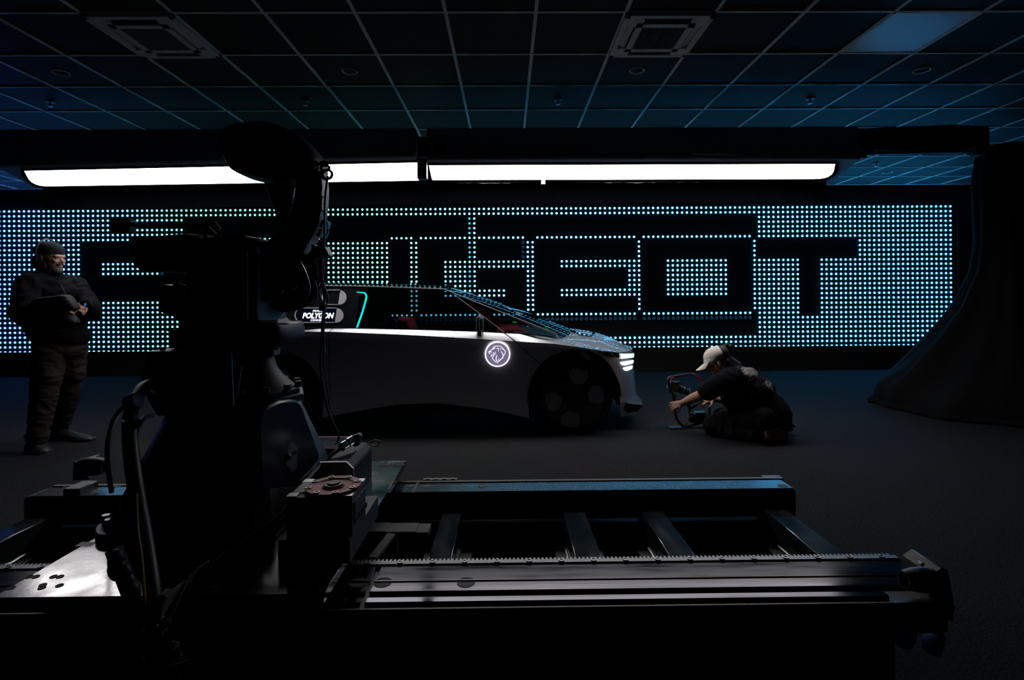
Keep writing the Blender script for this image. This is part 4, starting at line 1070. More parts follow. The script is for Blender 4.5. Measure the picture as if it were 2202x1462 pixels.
# servo motor
mx0, mx1, my0, my1, mz = PZ(674, 992, .69).x, PZ(760, 992, .69).x, PZ(720, 992, .69).y, PZ(800, 950, .69).y, .69
mot = MB(); sec = [(0, .0), (0, .09), (.03, .12), (.13, .12), (.155, .10), (.155, .0)]
k = (mx1 - mx0) / .155
mot.prism([Vector((mx0 + a * k, my0, mz - .15 + b * 1.25)) for a, b in sec], (0, my1 - my0, 0)); mo = mot.build('servo_motor', M_rob, rob, bevel=.006)
MB().prism([Vector((mx0 - .004 + a * k * 1.04, my0 - .012, mz - .152 + b * 1.27)) for a, b in sec], (0, .014, 0)).build('motor_faceplate', M_gtop, mo, bevel=.002)
MB().box(mx0, mx1, my0, my1, PZT, mz - .15).build('motor_foot', M_railblk, mo)
MB().lathe([(.035, 0), (.035, .012), (.02, .02)], (mx0 + .05, my0 - .012, mz - .06), (0, -1, 0), 24).build('motor_hub', M_gtop, mo)
c0, c1 = P(733, 962, 2.0), P(764, 942, 2.08)
MB().lathe([(.012, 0), (.017, .004), (.017, .03), (.014, .032), (.014, .036), (.018, .038), (.018, .07), (.012, .075)], c0, c1 - c0, 20).build('chrome_connector', M_chrome, mo)
MB().prism([P(px, py, 2.06) for px, py in ((752, 940), (770, 933), (776, 938), (772, 958), (760, 962))], (0, .03, 0)).build('connector_socket', M_rubber, mo, bevel=.003)
MB().tube(catmull([P(px, py, 2.1) for px, py in ((795, 952), (806, 947), (816, 949), (812, 958), (800, 958))], 5), .003, 6).build('wire_loop', M_bolt, mo)
# ---- extra carriage fittings on the left
a = PZ(222, 1150, PZT); lug = MB(); lug.prism(catmull([PZ(px, py, PZT) for px, py in ((204, 1160), (210, 1148), (232, 1138), (262, 1138), (262, 1170), (215, 1170))], 3, True), (0, 0, .03)); lo = lug.build('lifting_lug', M_gear, rob, bevel=.003)
for px, py in ((228, 1145), (234, 1155)): c = PZ(px, py, PZT); MB().cyl(c, c + Vector((0, 0, .06)), .012, n=12).build('stud', M_bolt, lo)
MB().bar(P(168, 1175, 1.70), P(262, 1176, 1.70), .03, .016).build('cable_arm', M_rubber, rob)
MB().prism([P(px, py, 1.40) for px, py in ((242, 1210), (252, 1200), (268, 1250), (306, 1322), (311, 1382), (300, 1350), (268, 1290))], (0, .01, 0)).build('cable_guide', M_pale, rob)
cg = MB()
for px, py, r in ((250, 1205, .02), (252, 1222, .022), (268, 1235, .018), (274, 1255, .02), (282, 1275, .022)): cg.ball(P(px, py, 1.40), (r, r, r * 1.5), n=10, m=8)
cg.bar(P(245, 1180, 1.42), P(285, 1285, 1.40), .03, .03); cg.build('cable_swivel', M_rubber, rob)
# ------------------------------------------------------------------ people
M_skin = mat('skin', (0.40, 0.215, 0.155), 0.55, spec=0.35, noise=0.12, nscale=25)
M_hair = mat('dark_hair', (0.018, 0.013, 0.010), 0.6, noise=0.3, nscale=90, bump=0.5, bscale=120)
M_fleece = mat('black_fleece', (0.0045, 0.005, 0.0065), 0.9, spec=0.06, sheen=0.0, noise=0.2, nscale=40, bump=0.35, bscale=14)
M_cargo = mat('brown_cargo_cloth', (0.027, 0.020, 0.0185), 0.9, spec=0.08, noise=0.2, nscale=40, bump=0.4, bscale=16)
M_blacktr = mat('black_trouser_cloth', (0.012, 0.012, 0.0135), 0.9, spec=0.12, noise=0.2, nscale=40, bump=0.4, bscale=16)
M_shoe = mat('black_leather', (0.022, 0.020, 0.019), 0.5, noise=0.2, nscale=30, bump=.15)
M_tan = mat('tan_shoe', (0.26, 0.17, 0.11), 0.75, noise=0.25, nscale=30)
M_beanie = mat('charcoal_knit', (0.02, 0.022, 0.025), 0.95, spec=.1, noise=0.25, nscale=60, bump=0.3, bscale=90)
M_capw = mat('off_white_cotton', (0.62, 0.57, 0.50), 0.9, noise=0.1, nscale=30, bump=0.2, bscale=40)
M_eye = mat('eye', (0.06, 0.05, 0.045), 0.25, noise=.05)
M_pouch = mat('padded_neoprene', (0.013, 0.0125, 0.014), 0.6, spec=.15, noise=0.12, nscale=20)
def tee_mat():
    m = mat('black_tshirt_with_print', (0.006, 0.0065, 0.008), 0.9, spec=.06, sheen=0, noise=.2, nscale=30, bump=.35, bscale=11)
    nt = m.node_tree; b = nt.nodes['Principled BSDF']; src = b.inputs['Base Color'].links[0].from_socket
    tc = [n for n in nt.nodes if n.type == 'TEX_COORD'][0]
    def blob(center, radius):
        mp = nt.nodes.new('ShaderNodeMapping'); mp.vector_type = 'POINT'
        mp.inputs['Location'].default_value = [-c / r_ for c, r_ in zip(center, radius)]; mp.inputs['Scale'].default_value = [1 / r_ for r_ in radius]
        nt.links.new(tc.outputs['Object'], mp.inputs['Vector'])
        ln = nt.nodes.new('ShaderNodeVectorMath'); ln.operation = 'LENGTH'; nt.links.new(mp.outputs[0], ln.inputs[0])
        mr = nt.nodes.new('ShaderNodeMapRange'); mr.inputs['From Min'].default_value = .3; mr.inputs['From Max'].default_value = 1; mr.inputs['To Min'].default_value = .17; mr.inputs['To Max'].default_value = -.25
        nt.links.new(ln.outputs['Value'], mr.inputs['Value']); return mr.outputs[0]
    return m, nt, b, src, tc, blob
def rotm(yaw, pitch=0, roll=0): return Matrix.Rotation(yaw, 3, 'Z') @ Matrix.Rotation(pitch, 3, 'Y') @ Matrix.Rotation(roll, 3, 'X')
class Head:
    """local axes: x forward, y to the person's left, z up; unit = metres"""
    def __init__(s, c, yaw, pitch=0, roll=0, k=1.0): s.c = Vector(c); s.M = rotm(yaw, pitch, roll); s.k = k; s.e = s.M.to_euler()
    def at(s, x, y, z): return s.c + s.M @ (Vector((x, y, z)) * s.k)
    def ball(s, mb, p, r, rot=(0, 0, 0), n=16, m=12):
        e = (s.M @ Euler(rot).to_matrix()).to_euler(); mb.ball(s.at(*p), tuple(q * s.k for q in r), e, n, m)
    def skull(s, mb):
        s.ball(mb, (-.012, 0, .03), (.100, .078, .092)); s.ball(mb, (.022, 0, -.018), (.072, .066, .085)); s.ball(mb, (.048, 0, -.075), (.040, .046, .034))
        s.ball(mb, (.076, 0, .022), (.020, .052, .012)); s.ball(mb, (.066, .034, -.018), (.024, .022, .018)); s.ball(mb, (.066, -.034, -.018), (.024, .022, .018))
        mb.limb(s.at(.084, 0, .016), s.at(.103, 0, -.020), .008 * s.k, .010 * s.k); s.ball(mb, (.094, .010, -.025), (.010, .007, .007)); s.ball(mb, (.094, -.010, -.025), (.010, .007, .007))
        s.ball(mb, (.085, 0, -.052), (.014, .024, .007)); s.ball(mb, (.084, 0, -.062), (.013, .021, .007)); s.ball(mb, (.078, 0, -.092), (.018, .022, .016))
        for g in (1, -1): s.ball(mb, (-.012, g * .078, -.012), (.018, .009, .032))
    def eyes(s, par):
        for g in (1, -1):
            m = MB(); s.ball(m, (.0775, g * .031, .001), (.008, .012, .006), n=10, m=8); m.build('eye', M_eye, par)
            m = MB(); m.tube([s.at(.087, g * .012, .018), s.at(.087, g * .03, .0225), s.at(.074, g * .047, .017)], [.003 * s.k, .0045 * s.k, .002 * s.k], 6, flat=.6); m.build('eyebrow', M_hair, par)
def hand(mb, wrist, d, up, curl=.6, side=1, k=1.0):
    """palm from the wrist along d, knuckle plane normal 'up'; fingers curl away from 'up'; thumb on 'side'"""
    w_, d, up = Vector(wrist), Vector(d).normalized(), Vector(up); up = (up - d * up.dot(d)).normalized(); s = d.cross(up).normalized() * side
    for t in (-1, -.33, .33, 1): mb.limb(w_ + d * .012 * k + s * t * .016 * k, w_ + d * .085 * k + s * t * .030 * k, .016 * k, .0135 * k, 10)
    for i, (t, L) in enumerate(((-1, .062), (-.33, .078), (.33, .084), (1, .074))):
        p = w_ + d * .088 * k + s * t * .034 * k; dd = d.copy()
        for seg, f in enumerate((.45, .32, .25)):
            ang = curl * (.75 + .35 * seg); M = Matrix.Rotation(-ang if True else ang, 3, d.cross(up)); dd = (M @ dd).normalized()
            q = p + dd * L * f * k; mb.limb(p, q, (.0085 - .0006 * seg) * k, (.008 - .0008 * seg) * k, 8); p = q
    p = w_ + d * .025 * k + s * .030 * k; t1 = (d * .6 + s * .7 - up * .35).normalized(); q = p + t1 * .045 * k; mb.limb(p, q, .0135 * k, .011 * k, 8)
    t2 = (d * .9 + s * .1 - up * .5).normalized(); mb.limb(q, q + t2 * .032 * k, .011 * k, .009 * k, 8)
def shoe(par, toe, heel, m, name='shoe', h=.085, wd=.048):
    toe, heel = Vector(toe), Vector(heel); d = (toe - heel); L = d.length; d.normalize(); s = Vector((-d.y, d.x, 0)); rings = []
    for t, ww, hh in ((-.06, .5, .45), (.0, .8, .9), (.12, .88, 1.0), (.3, .86, .95), (.5, .95, .68), (.72, 1.08, .52), (.9, .95, .42), (1.0, .6, .3), (1.03, .2, .15)):
        c = heel + d * L * t
        rings.append([Vector((c.x + s.x * wd * ww * a, c.y + s.y * wd * ww * a, .004 + h * hh * b)) for a, b in ((-1, 0), (1, 0), (1.02, .35), (.8, .8), (.35, 1.0), (-.35, 1.0), (-.8, .8), (-1.02, .35))])
    o = MB().loft(rings).build(name, m, par, subsurf=1)
    sl = []
    for t, ww in ((-.07, .5), (.0, .85), (.3, .92), (.7, 1.12), (.92, 1.0), (1.04, .4)):
        c = heel + d * L * t; sl.append([Vector((c.x + s.x * wd * ww * a, c.y + s.y * wd * ww * a, z)) for a, z in ((-1.03, .001), (1.03, .001), (1.03, .022), (-1.03, .022))])
    MB().loft(sl).build('sole', M_rubber, o)
    lc = MB()
    for t in (.34, .42, .5):
        c = heel + d * L * t; z = .004 + h * interp([(.3, .95), (.5, .68)], t) + .006; lc.tube([c + s * wd * .55 + Vector((0, 0, z - .012)), c + Vector((0, 0, z)), c - s * wd * .55 + Vector((0, 0, z - .012))], .004, 5)
    lc.build('laces', M_rubber, o); return o

# ---- man standing with folded arms
st = thing('person', 'bearded man in beanie and black fleece standing with folded arms', 'person', (P(110, 940, 4.7).x, 4.7, 0))
hip_n, hip_f = P(108, 752, 4.62), P(152, 752, 4.80)
kn_n, kn_f = P(96, 846, 4.55), P(146, 842, 4.86)
an_n, an_f = P(80, 940, 4.52), P(128, 912, 4.94); an_n.z, an_f.z = .09, .09
sh_n, sh_f = P(62, 612, 4.53), P(160, 614, 4.86)
el_n, el_f = P(50, 672, 4.42), P(194, 664, 4.74)
wr_n, wr_f = P(140, 664, 4.42), P(186, 655, 4.52)
neck = P(106, 596, 4.70)
H = Head(P(109, 556, 4.69), R(-4), R(4), k=1.10)
b_ = MB(); H.skull(b_); b_.limb(neck - Vector((0, 0, .06)), H.at(-.02, 0, -.03), .072, .066)
b_.ball(P(112, 655, 4.72), (.17, .15, .15)); b_.ball(P(126, 705, 4.71), (.18, .17, .16)); b_.limb(sh_n, sh_f, .055, .055)
for a, e, w2 in ((sh_n, el_n, wr_n), (sh_f, el_f, wr_f)): b_.limb(a, e, .062, .05); b_.limb(e, w2, .05, .032)
hand(b_, wr_f, P(166, 660, 4.44) - wr_f, (.2, -1, .25), .55, -1, .95); hand(b_, wr_n, Vector((.9, .3, 0)), (0, -.3, 1), .5, 1, .95)
for h_, k_, a_ in ((hip_n, kn_n, an_n), (hip_f, kn_f, an_f)): b_.limb(h_, k_, .095, .062); b_.limb(k_, a_, .060, .042); b_.ball(a_ - Vector((-.02, 0, .05)), (.05, .035, .03))
body_s = organic(b_, 'body', M_skin, st, .0055, 4)
H.eyes(body_s)
j = MB()
j.ball(P(108, 638, 4.71), (.225, .205, .185)); j.ball(P(120, 690, 4.71), (.235, .21, .24)); j.ball(P(132, 722, 4.71), (.215, .20, .14)); j.limb(sh_n, sh_f, .098, .095); j.limb(P(70, 610, 4.56), P(106, 604, 4.70), .080, .075)
j.limb(sh_n, el_n, .100, .088); j.limb(el_n, wr_n, .090, .055); j.limb(sh_f, el_f, .092, .078); j.limb(el_f, wr_f, .080, .050)
j.ball(el_n, (.1, .09, .1)); j.limb(P(86, 612, 4.66), P(128, 609, 4.72), .068, .055)
organic(j, 'fleece_jacket', M_fleece, st, .010, 5, fold=(.010, 7, (1, 1, 1.5)))
co_ = MB()
for a in range(0, 360, 12): pass
ringp = [neck + Vector((.085 * cos(R(a)) + .012, .075 * sin(R(a)), .022 + .012 * sin(R(a * 2)) - .03 * cos(R(a)))) for a in range(0, 360, 20)]
co_.tube(ringp, .018, 8, True, flat=1.6); co_.build('collar', M_fleece, st)
MB().tube([P(131, 612, 4.505), P(137, 623, 4.495), P(141, 633, 4.49)], .0022, 6).build('zip', M_rob2, st)
t_ = MB()
t_.ball(P(130, 748, 4.71), (.19, .18, .12))
for h_, k_, a_ in ((hip_n, kn_n, an_n), (hip_f, kn_f, an_f)): t_.limb(h_, k_, .125, .095); t_.limb(k_, a_ + Vector((0, 0, .03)), .092, .072)
t_.ball(P(104, 812, 4.545), (.085, .075, .10)); t_.ball(P(160, 800, 4.82), (.085, .075, .10))
t_.ball(an_n + Vector((0, 0, .05)), (.088, .08, .03)); t_.ball(an_f + Vector((0, 0, .06)), (.085, .08, .03))
organic(t_, 'cargo_trousers', M_cargo, st, .010, 5, fold=(.010, 8, (1, 1, 2.2)))
shoe(st, P(104, 968, 4.47), P(62, 956, 4.52), M_shoe, h=.11, wd=.055); shoe(st, P(198, 925, 4.86), P(116, 930, 4.93), M_shoe, h=.10, wd=.055)
bn = MB(); H.ball(bn, (-.016, 0, .062), (.108, .088, .080)); H.ball(bn, (-.02, 0, .046), (.112, .090, .045))
organic(bn, 'beanie', M_beanie, st, .007, 4)
bd = MB(); H.ball(bd, (.030, 0, -.085), (.058, .062, .048)); H.ball(bd, (.062, 0, -.098), (.034, .044, .036)); H.ball(bd, (.0, .062, -.055), (.03, .018, .05)); H.ball(bd, (.0, -.062, -.055), (.03, .018, .05)); H.ball(bd, (.088, .016, -.044), (.014, .018, .009)); H.ball(bd, (.088, -.016, -.044), (.014, .018, .009))
organic(bd, 'beard', M_hair, st, .006, 2)
hh = MB(); H.ball(hh, (-.07, 0, -.03), (.055, .075, .08)); organic(hh, 'hair', M_hair, st, .008, 3)
hp = MB()
for g in (1, -1): H.ball(hp, (-.018, g * .084, -.006), (.034, .018, .044))
hp.tube(catmull([H.at(-.03, g * y, z) for g, y, z in ((-1, .098, .0), (-1, .096, .06), (-1, .075, .115), (-1, .03, .148), (1, .03, .148), (1, .075, .115), (1, .096, .06), (1, .098, .0))], 4), .007, 8)
hs = hp.build('headset', M_rubber, st)
MB().tube([H.at(-.005, -.112, .03), H.at(-.005, -.113, -.035)], .004, 6).build('headset_trim', M_rob2, hs)
wt = MB(); dW = (P(166, 660, 4.44) - wr_f).normalized(); u, v = frame_of(dW); wc_ = wr_f - dW * .005
wt.tube([wc_ + (u * cos(2 * pi * i / 18) + v * sin(2 * pi * i / 18)) * .042 for i in range(18)], .010, 8, True); wo = wt.build('wristwatch', M_black, st)
MB().ball(P(183, 655, 4.455), (.010, .008, .014)).build('watch_face', mat('watch_glass', (.05, .2, .5), .15, noise=.05, emit=(.02, .12, .4), estr=.5), wo)
# pouch carried in the folded arms
po = thing('padded_pouch', 'black padded pouch held in the folded arms of the standing man', 'pouch', P(120, 672, 4.36))
def lobe(pts, name, y0):
    MB().pillow(catmull([P(px, py, y0) for px, py in pts], 3, True), y0 - .09, y0 + .03, .35).build(name, M_pouch, po, smooth=60)
lobe(((80, 648), (96, 640), (125, 637), (150, 634), (160, 642), (173, 663), (150, 670), (110, 674), (80, 668)), 'upper_lobe', 4.37)
lobe(((76, 672), (110, 676), (150, 671), (164, 680), (173, 693), (150, 697), (110, 704), (80, 700)), 'lower_lobe', 4.38)

# ---- kneeling camera operator
kp = thing('person', 'kneeling camera operator in white cap and black T-shirt, bent towards the car', 'person', (P(1600, 940, 4.7).x, 4.7, 0))
pel = P(1646, 893, 4.72); che = P(1594, 828, 4.80); nk = P(1564, 792, 4.88)
KH = Head(P(1543, 778, 4.90), R(180 - 22), R(27), k=1.0)
shn, shf = P(1558, 818, 4.66), P(1585, 812, 5.02)
eln, elf = P(1509, 848, 4.78), P(1562, 860, 5.10)
wrn, wrf = P(1466, 867, 4.96), P(1533, 857, 5.10)
kn1, kn2 = P(1530, 917, 4.84), P(1548, 902, 5.10); kn1.z, kn2.z = .085, .085
ak1, ak2 = P(1630, 940, 4.60), P(1650, 925, 4.84); ak1.z = ak2.z = .075
hp1, hp2 = P(1638, 898, 4.62), P(1640, 893, 4.84)
b_ = MB(); KH.skull(b_); b_.limb(nk, KH.at(-.03, 0, -.02), .065, .060); b_.limb(che, nk, .12, .075)
b_.limb(pel, che, .15, .16); b_.limb(shn, shf, .07, .07)
b_.limb(shn, eln, .058, .048); b_.limb(eln, eln.lerp(wrn, .35), .046, .045); b_.limb(eln.lerp(wrn, .35), wrn, .046, .029); b_.limb(shf, elf, .058, .046); b_.limb(elf, wrf, .045, .028)
hand(b_, wrn, P(1444, 874, 4.99) - wrn, (-.4, -1, .5), .75, -1, 1.0); hand(b_, wrf, P(1514, 862, 5.09) - wrf, (-.3, -.5, 1), .7, -1, 1.0)
for h_, k_, a_ in ((hp1, kn1, ak1), (hp2, kn2, ak2)): b_.limb(h_, k_, .09, .06); b_.limb(k_, a_, .058, .042); b_.limb(a_, a_ + Vector((.10, 0, .0)), .042, .03)
body_k = organic(b_, 'body', M_skin, kp, .005, 3)
KH.eyes(body_k)
tm_, nt, bs, src, tc, blob = tee_mat()
j = MB()
j.limb(pel + Vector((.02, 0, -.01)), che, .20, .185); j.limb(che, nk + Vector((.03, 0, -.02)), .18, .10); j.limb(shn + Vector((.06, 0, .0)), shf + Vector((.05, 0, 0)), .115, .105)
j.ball(P(1615, 840, 4.78), (.20, .21, .17)); j.ball(P(1653, 885, 4.73), (.15, .20, .17)); j.ball(P(1666, 900, 4.73), (.085, .17, .11)); j.ball(P(1592, 858, 4.76), (.16, .19, .13))
for a, e in ((shn, eln), (shf, elf)):
    j.limb(a, a.lerp(e, .72), .092, .085)
j.ball(P(1545, 828, 4.68), (.10, .075, .075)); j.limb(P(1676, 880, 4.73), P(1672, 918, 4.73), .04, .03)
tee = organic(j, 'tshirt', tm_, kp, .010, 5, fold=(.011, 6, (1.5, 1, 1)))
oo = offs(kp)
c1, c2 = P(1612, 798, 4.70) - oo, P(1648, 830, 4.66) - oo
n1 = nt.nodes.new('ShaderNodeTexNoise'); n1.inputs['Scale'].default_value = 60; n1.inputs['Detail'].default_value = 8; n1.inputs['Roughness'].default_value = .75
nt.links.new(tc.outputs['Object'], n1.inputs['Vector'])
mxm = nt.nodes.new('ShaderNodeMath'); mxm.operation = 'MAXIMUM'
nt.links.new(blob(c1, (.22, .34, .09)), mxm.inputs[0]); nt.links.new(blob(c2, (.13, .34, .13)), mxm.inputs[1])
ad = nt.nodes.new('ShaderNodeMath'); ad.operation = 'ADD'; nt.links.new(n1.outputs['Fac'], ad.inputs[0]); nt.links.new(mxm.outputs[0], ad.inputs[1])
gt = nt.nodes.new('ShaderNodeMapRange'); gt.inputs['From Min'].default_value = .60; gt.inputs['From Max'].default_value = .66; nt.links.new(ad.outputs[0], gt.inputs['Value'])
mx = nt.nodes.new('ShaderNodeMix'); mx.data_type = 'RGBA'; mx.inputs[7].default_value = (.22, .21, .20, 1)
nt.links.new(gt.outputs[0], mx.inputs[0]); nt.links.new(src, mx.inputs[6]); nt.links.new(mx.outputs[2], bs.inputs['Base Color'])
t_ = MB(); t_.ball(pel - Vector((.03, 0, .03)), (.17, .19, .13))
for h_, k_, a_ in ((hp1, kn1, ak1), (hp2, kn2, ak2)): t_.limb(h_, k_ + Vector((.02, 0, .025)), .125, .085); t_.limb(k_ + Vector((.01, 0, .005)), a_ + Vector((-.04, 0, .0)), .084, .058)
organic(t_, 'trousers', M_blacktr, kp, .010, 5, fold=(.010, 8, (1.8, 1, 1)))
for a_, Yk in ((ak1, 4.57), (ak2, 4.84)):
    s_ = MB(); rings = []
    for t, ww, hh_ in ((0, .6, .6), (.12, .95, .95), (.4, 1.0, 1.0), (.75, 1.1, .8), (.95, .9, .55), (1.0, .5, .3)):
        x = a_.x + .02 + .21 * t
        rings.append([Vector((x, Yk + .05 * ww * a, .02 + .115 * (b * hh_ + (1 - hh_) * .3))) for a, b in ((-1, .15), (-.6, 0), (.6, 0), (1, .15), (1, .7), (.6, 1), (-.6, 1), (-1, .7))])
    so = s_.loft(rings).build('shoe', M_tan, kp, subsurf=1)
    MB().prism([(a_.x + .03 + .2 * t, Yk - .055, z) for t, z in ((0, .115), (.45, .145), (.9, .115), (1.0, .09), (1.0, .075), (.5, .12), (0, .095))], (0, .11, 0)).build('sole', mat('cream_sole', (.32, .27, .2), .7, noise=.2), so)
cp_ = MB(); KH.ball(cp_, (-.008, 0, .062), (.112, .094, .085)); KH.ball(cp_, (.02, 0, .040), (.098, .092, .05))
capo = organic(cp_, 'cap', M_capw, kp, .007, 4)
brm = []
for t in [i / 12 for i in range(13)]:
    a = -1.25 + 2.5 * t
    brm.append([KH.at(.055 + .035 * cos(a), .082 * sin(a), .045), KH.at(.075 + .135 * cos(a), .092 * sin(a), .012 - .012 * abs(sin(a))), KH.at(.075 + .133 * cos(a), .092 * sin(a), .007 - .012 * abs(sin(a))), KH.at(.055 + .03 * cos(a), .082 * sin(a), .036)])
MB().loft(brm).build('cap_brim', M_capw, capo, smooth=60)
hr = MB(); KH.ball(hr, (-.085, 0, .06), (.055, .070, .07))
for i in range(14):
    a = 2 * pi * random.random(); KH.ball(hr, (-.135 + .035 * cos(a), .035 * (random.random() - .5), .07 + .04 * sin(a)), (.018, .018, .016))
KH.ball(hr, (-.07, 0, -.02), (.045, .07, .06)); hr.limb(KH.at(-.10, -.02, -.02), nk + Vector((.10, -.04, .04)), .035, .02)
organic(hr, 'hair', M_hair, kp, .007, 2)
bd = MB(); KH.ball(bd, (.045, 0, -.085), (.042, .050, .036)); KH.ball(bd, (.07, 0, -.098), (.024, .03, .026)); organic(bd, 'beard', M_hair, kp, .006, 2)
# ---- gimbal in his hands
GY = 5.10
gm = thing('camera_gimbal', 'black ring-handled camera gimbal with red accents in the hands of the kneeling operator', 'camera gimbal', (P(1485, 915, GY).x, GY, 0))
rp = catmull([P(px, py, GY + (px - 1480) * .0012) for px, py in ((1437, 820), (1439, 812), (1448, 809.5), (1468, 806.5), (1487, 804), (1497, 806), (1508, 817), (1516, 832), (1521, 850), (1525, 872), (1525, 890), (1518, 903), (1503, 910), (1478, 916), (1466, 913), (1457, 903), (1452, 886), (1449, 866), (1447, 848), (1441, 834))], 4, True)
MB().tube(rp, .013, 10, True).build('ring_handle', M_black, gm)
for seg in (((1439.5, 823), (1441, 814), (1449, 812)), ((1488, 805.5), (1496, 807.5), (1507, 818.5), (1512, 827))):
    MB().tube(catmull([P(px, py, GY - .009 + (px - 1480) * .0012) for px, py in seg], 4), .008, 8).build('red_grip', mat('red_grip', (.5, .03, .04), .45, noise=.1), gm)
c0, c1 = P(1452, 832, GY + .03), P(1484, 846, GY + .03)
MB().lathe([(.040, 0), (.042, .02), (.036, .03), (.036, .06), (.039, .065), (.039, .085), (.032, .09), (.032, .115), (.036, .12), (.034, .135), (.015, .14)], c0, c1 - c0, 24).build('lens', M_black, gm)
for t in (.06, .5, .86): MB().tube([c0.lerp(c1, t) + (frame_of(c1 - c0)[0] * cos(a * pi / 12) + frame_of(c1 - c0)[1] * sin(a * pi / 12)) * .041 for a in range(24)], .0022, 5, True).build('lens_ring', M_gtop, gm)
MB().obox(P(1447, 829, GY + .03), (.045, .04, .045), (0, R(22), 0)).build('camera_body', M_black, gm, bevel=.006)
MB().obox(P(1455, 822, GY), (.036, .03, .008), (0, R(-4), 0)).build('top_plate', M_black, gm, bevel=.002)
MB().obox(P(1440, 838, GY + .03), (.016, .03, .026)).build('battery', M_black, gm, bevel=.003)
MB().bar(P(1449, 846, GY), P(1450, 868, GY), .03, .03).build('ring_post', M_black, gm, bevel=.003)
ar = MB(); ar.bar(P(1470, 858, GY + .02), P(1485, 878, GY + .02), .035, .03); ar.bar(P(1485, 878, GY + .02), P(1500, 868, GY + .02), .025, .025); ar.bar(P(1482, 876, GY + .02), P(1486, 892, GY), .03, .03)
ar.build('gimbal_arm', M_black, gm, bevel=.003)
MB().ball(P(1510, 862, GY), (.022, .022, .022)).build('tilt_motor', M_rob2, gm)
bt = MB(); bt.prism([P(px, py, GY) for px, py in ((1486, 890), (1519, 888), (1521, 905), (1510, 910), (1484, 909))], (0, .06, 0)); bto = bt.build('base_battery', M_black, gm, bevel=.004)
MB().prism([P(px, py, GY) for px, py in ((1496, 887), (1519, 886.5), (1519, 888.5), (1496, 889))], (0, .055, 0)).build('battery_lid', mat('blue_grey_lid', (.06, .10, .13), .3, noise=.1), bto)
for px, py in ((1479, 896), (1486, 888), (1487, 895), (1494, 890)): MB().ball(P(px, py, GY - .01), .008, n=8, m=6).build('thumb_screw', M_gtop, gm)
q = P(1452, 912, GY); MB().obox((q.x, GY + .02, .008), (.06, .05, .006)).build('foot_plate', M_rubber, gm, bevel=.002)
q = P(1478, 914, GY); MB().bar((q.x - .04, GY + .02, .012), (q.x, GY, .05), .02, .012).build('foot_strut', M_black, gm)
# ------------------------------------------------------------------ black drape on a stand, and the crossbar it carries
dr = thing('drape', 'tall black cloth drape hanging over a stand and spreading on the floor at right', 'drape', (P(2120, 880, 6.0).x, 5.9, 0))
ax_, ay_ = P(2165, 500, 5.9).x, 5.9
prof = [(0.001, 2.98, 0), (.22, 2.97, 0), (.30, 2.85, .01), (.33, 2.6, .02), (.32, 2.3, .03), (.30, 1.9, .04), (.34, 1.55, .05), (.50, 1.15, .06), (.78, .75, .06), (1.08, .42, .05), (1.30, .24, .03), (1.33, .10, .02), (1.34, .0, .02)]
rings = []
for k, (r, z, amp) in enumerate(prof):
    ring_ = []
    for i in range(96):
        a = 2 * pi * i / 96
        rr = r * (1 + (amp * 1.3 * sin(a * 7 + .6 * k) + amp * .8 * sin(a * 13 + 1.3 + .25 * k) + amp * .5 * sin(a * 23 + k)))
        ring_.append(Vector((ax_ + rr * cos(a), ay_ + rr * sin(a) * .8, z)))
    rings.append(ring_)
MB().loft(rings, caps=False).build('cloth', M_blackcloth, dr, smooth=70)
hem = MB(); hem.tube([p + Vector((0, 0, .03)) for p in rings[-1]], .035, 6, True); hem.build('hem', M_blackcloth, dr, smooth=70)
cb_ = thing('crossbar', 'black wrapped crossbar running from the right softbox to the draped stand', 'crossbar', P(1970, 300, 5.0))
rows = []
for px, y0, y1 in ((1800, 276, 318), (1870, 274, 320), (1950, 271, 322), (2020, 268, 323), (2060, 266, 321), (2100, 270, 318), (2130, 272, 330)):
    a, b = P(px, y0, 5.1), P(px, y1, 5.1); rows.append([a, a + Vector((0, .16, 0)), b + Vector((0, .18, 0)), b])
MB().loft(rows).build('wrapped_beam', M_blackcloth, cb_, bevel=.02)
MB().tube([P(1838, 331, 5.05), P(1900, 329, 5.05), P(2090, 325, 5.05)], .014, 10).build('pole', M_black, cb_)
for px in (1868, 2100): MB().obox(P(px, 325, 5.05), (.03, .03, .045)).build('clamp', M_black, cb_, bevel=.004)
MB().tube([P(2066, 278, 5.06), P(2098, 277, 5.06)], .006, 6).build('thin_rod', M_metal, cb_)
MB().ball(P(2108, 277, 5.05), .012, n=10, m=6).build('rod_end', M_chrome, cb_)
c = P(1849, 335, 5.0); MB().obox(c, (.04, .04, .03)).build('mount_block', M_rob2, cb_, bevel=.003)

# ------------------------------------------------------------------ cables
M_cable = mat('black_cable', (0.020, 0.020, 0.022), 0.45, noise=.15)
M_cabl2 = mat('grey_cable', (0.16, 0.16, 0.17), 0.5, noise=.15)
M_earth = mat('yellow_green_wire', (0.45, 0.30, 0.03), 0.5, noise=.3, nscale=6)
def cable(name, label, cat_, pts, r, m, n=8, k=8):
    o = MB().tube(catmull([P(*p) for p in pts], k), r, n).build(name, m); return tag(o, label, cat_)
hose = thing('conduit_hose', 'thick black conduit hose looping down the left side of the robot riser', 'hose', P(290, 1000, 1.55))
hpth = catmull([P(*p) for p in ((345, 838, 1.86), (322, 828, 1.80), (300, 842, 1.72), (283, 880, 1.62), (279, 930, 1.55), (285, 1000, 1.50), (297, 1080, 1.45), (313, 1170, 1.40), (326, 1260, 1.34), (333, 1330, 1.30))], 8)
MB().tube(hpth, .020, 14).build('hose', M_cable, hose)
MB().lathe([(.024, 0), (.026, .004), (.026, .03), (.024, .034)], P(276, 868, 1.62), P(290, 862, 1.62) - P(276, 868, 1.62), 16).build('ferrule', M_cabl2, hose)
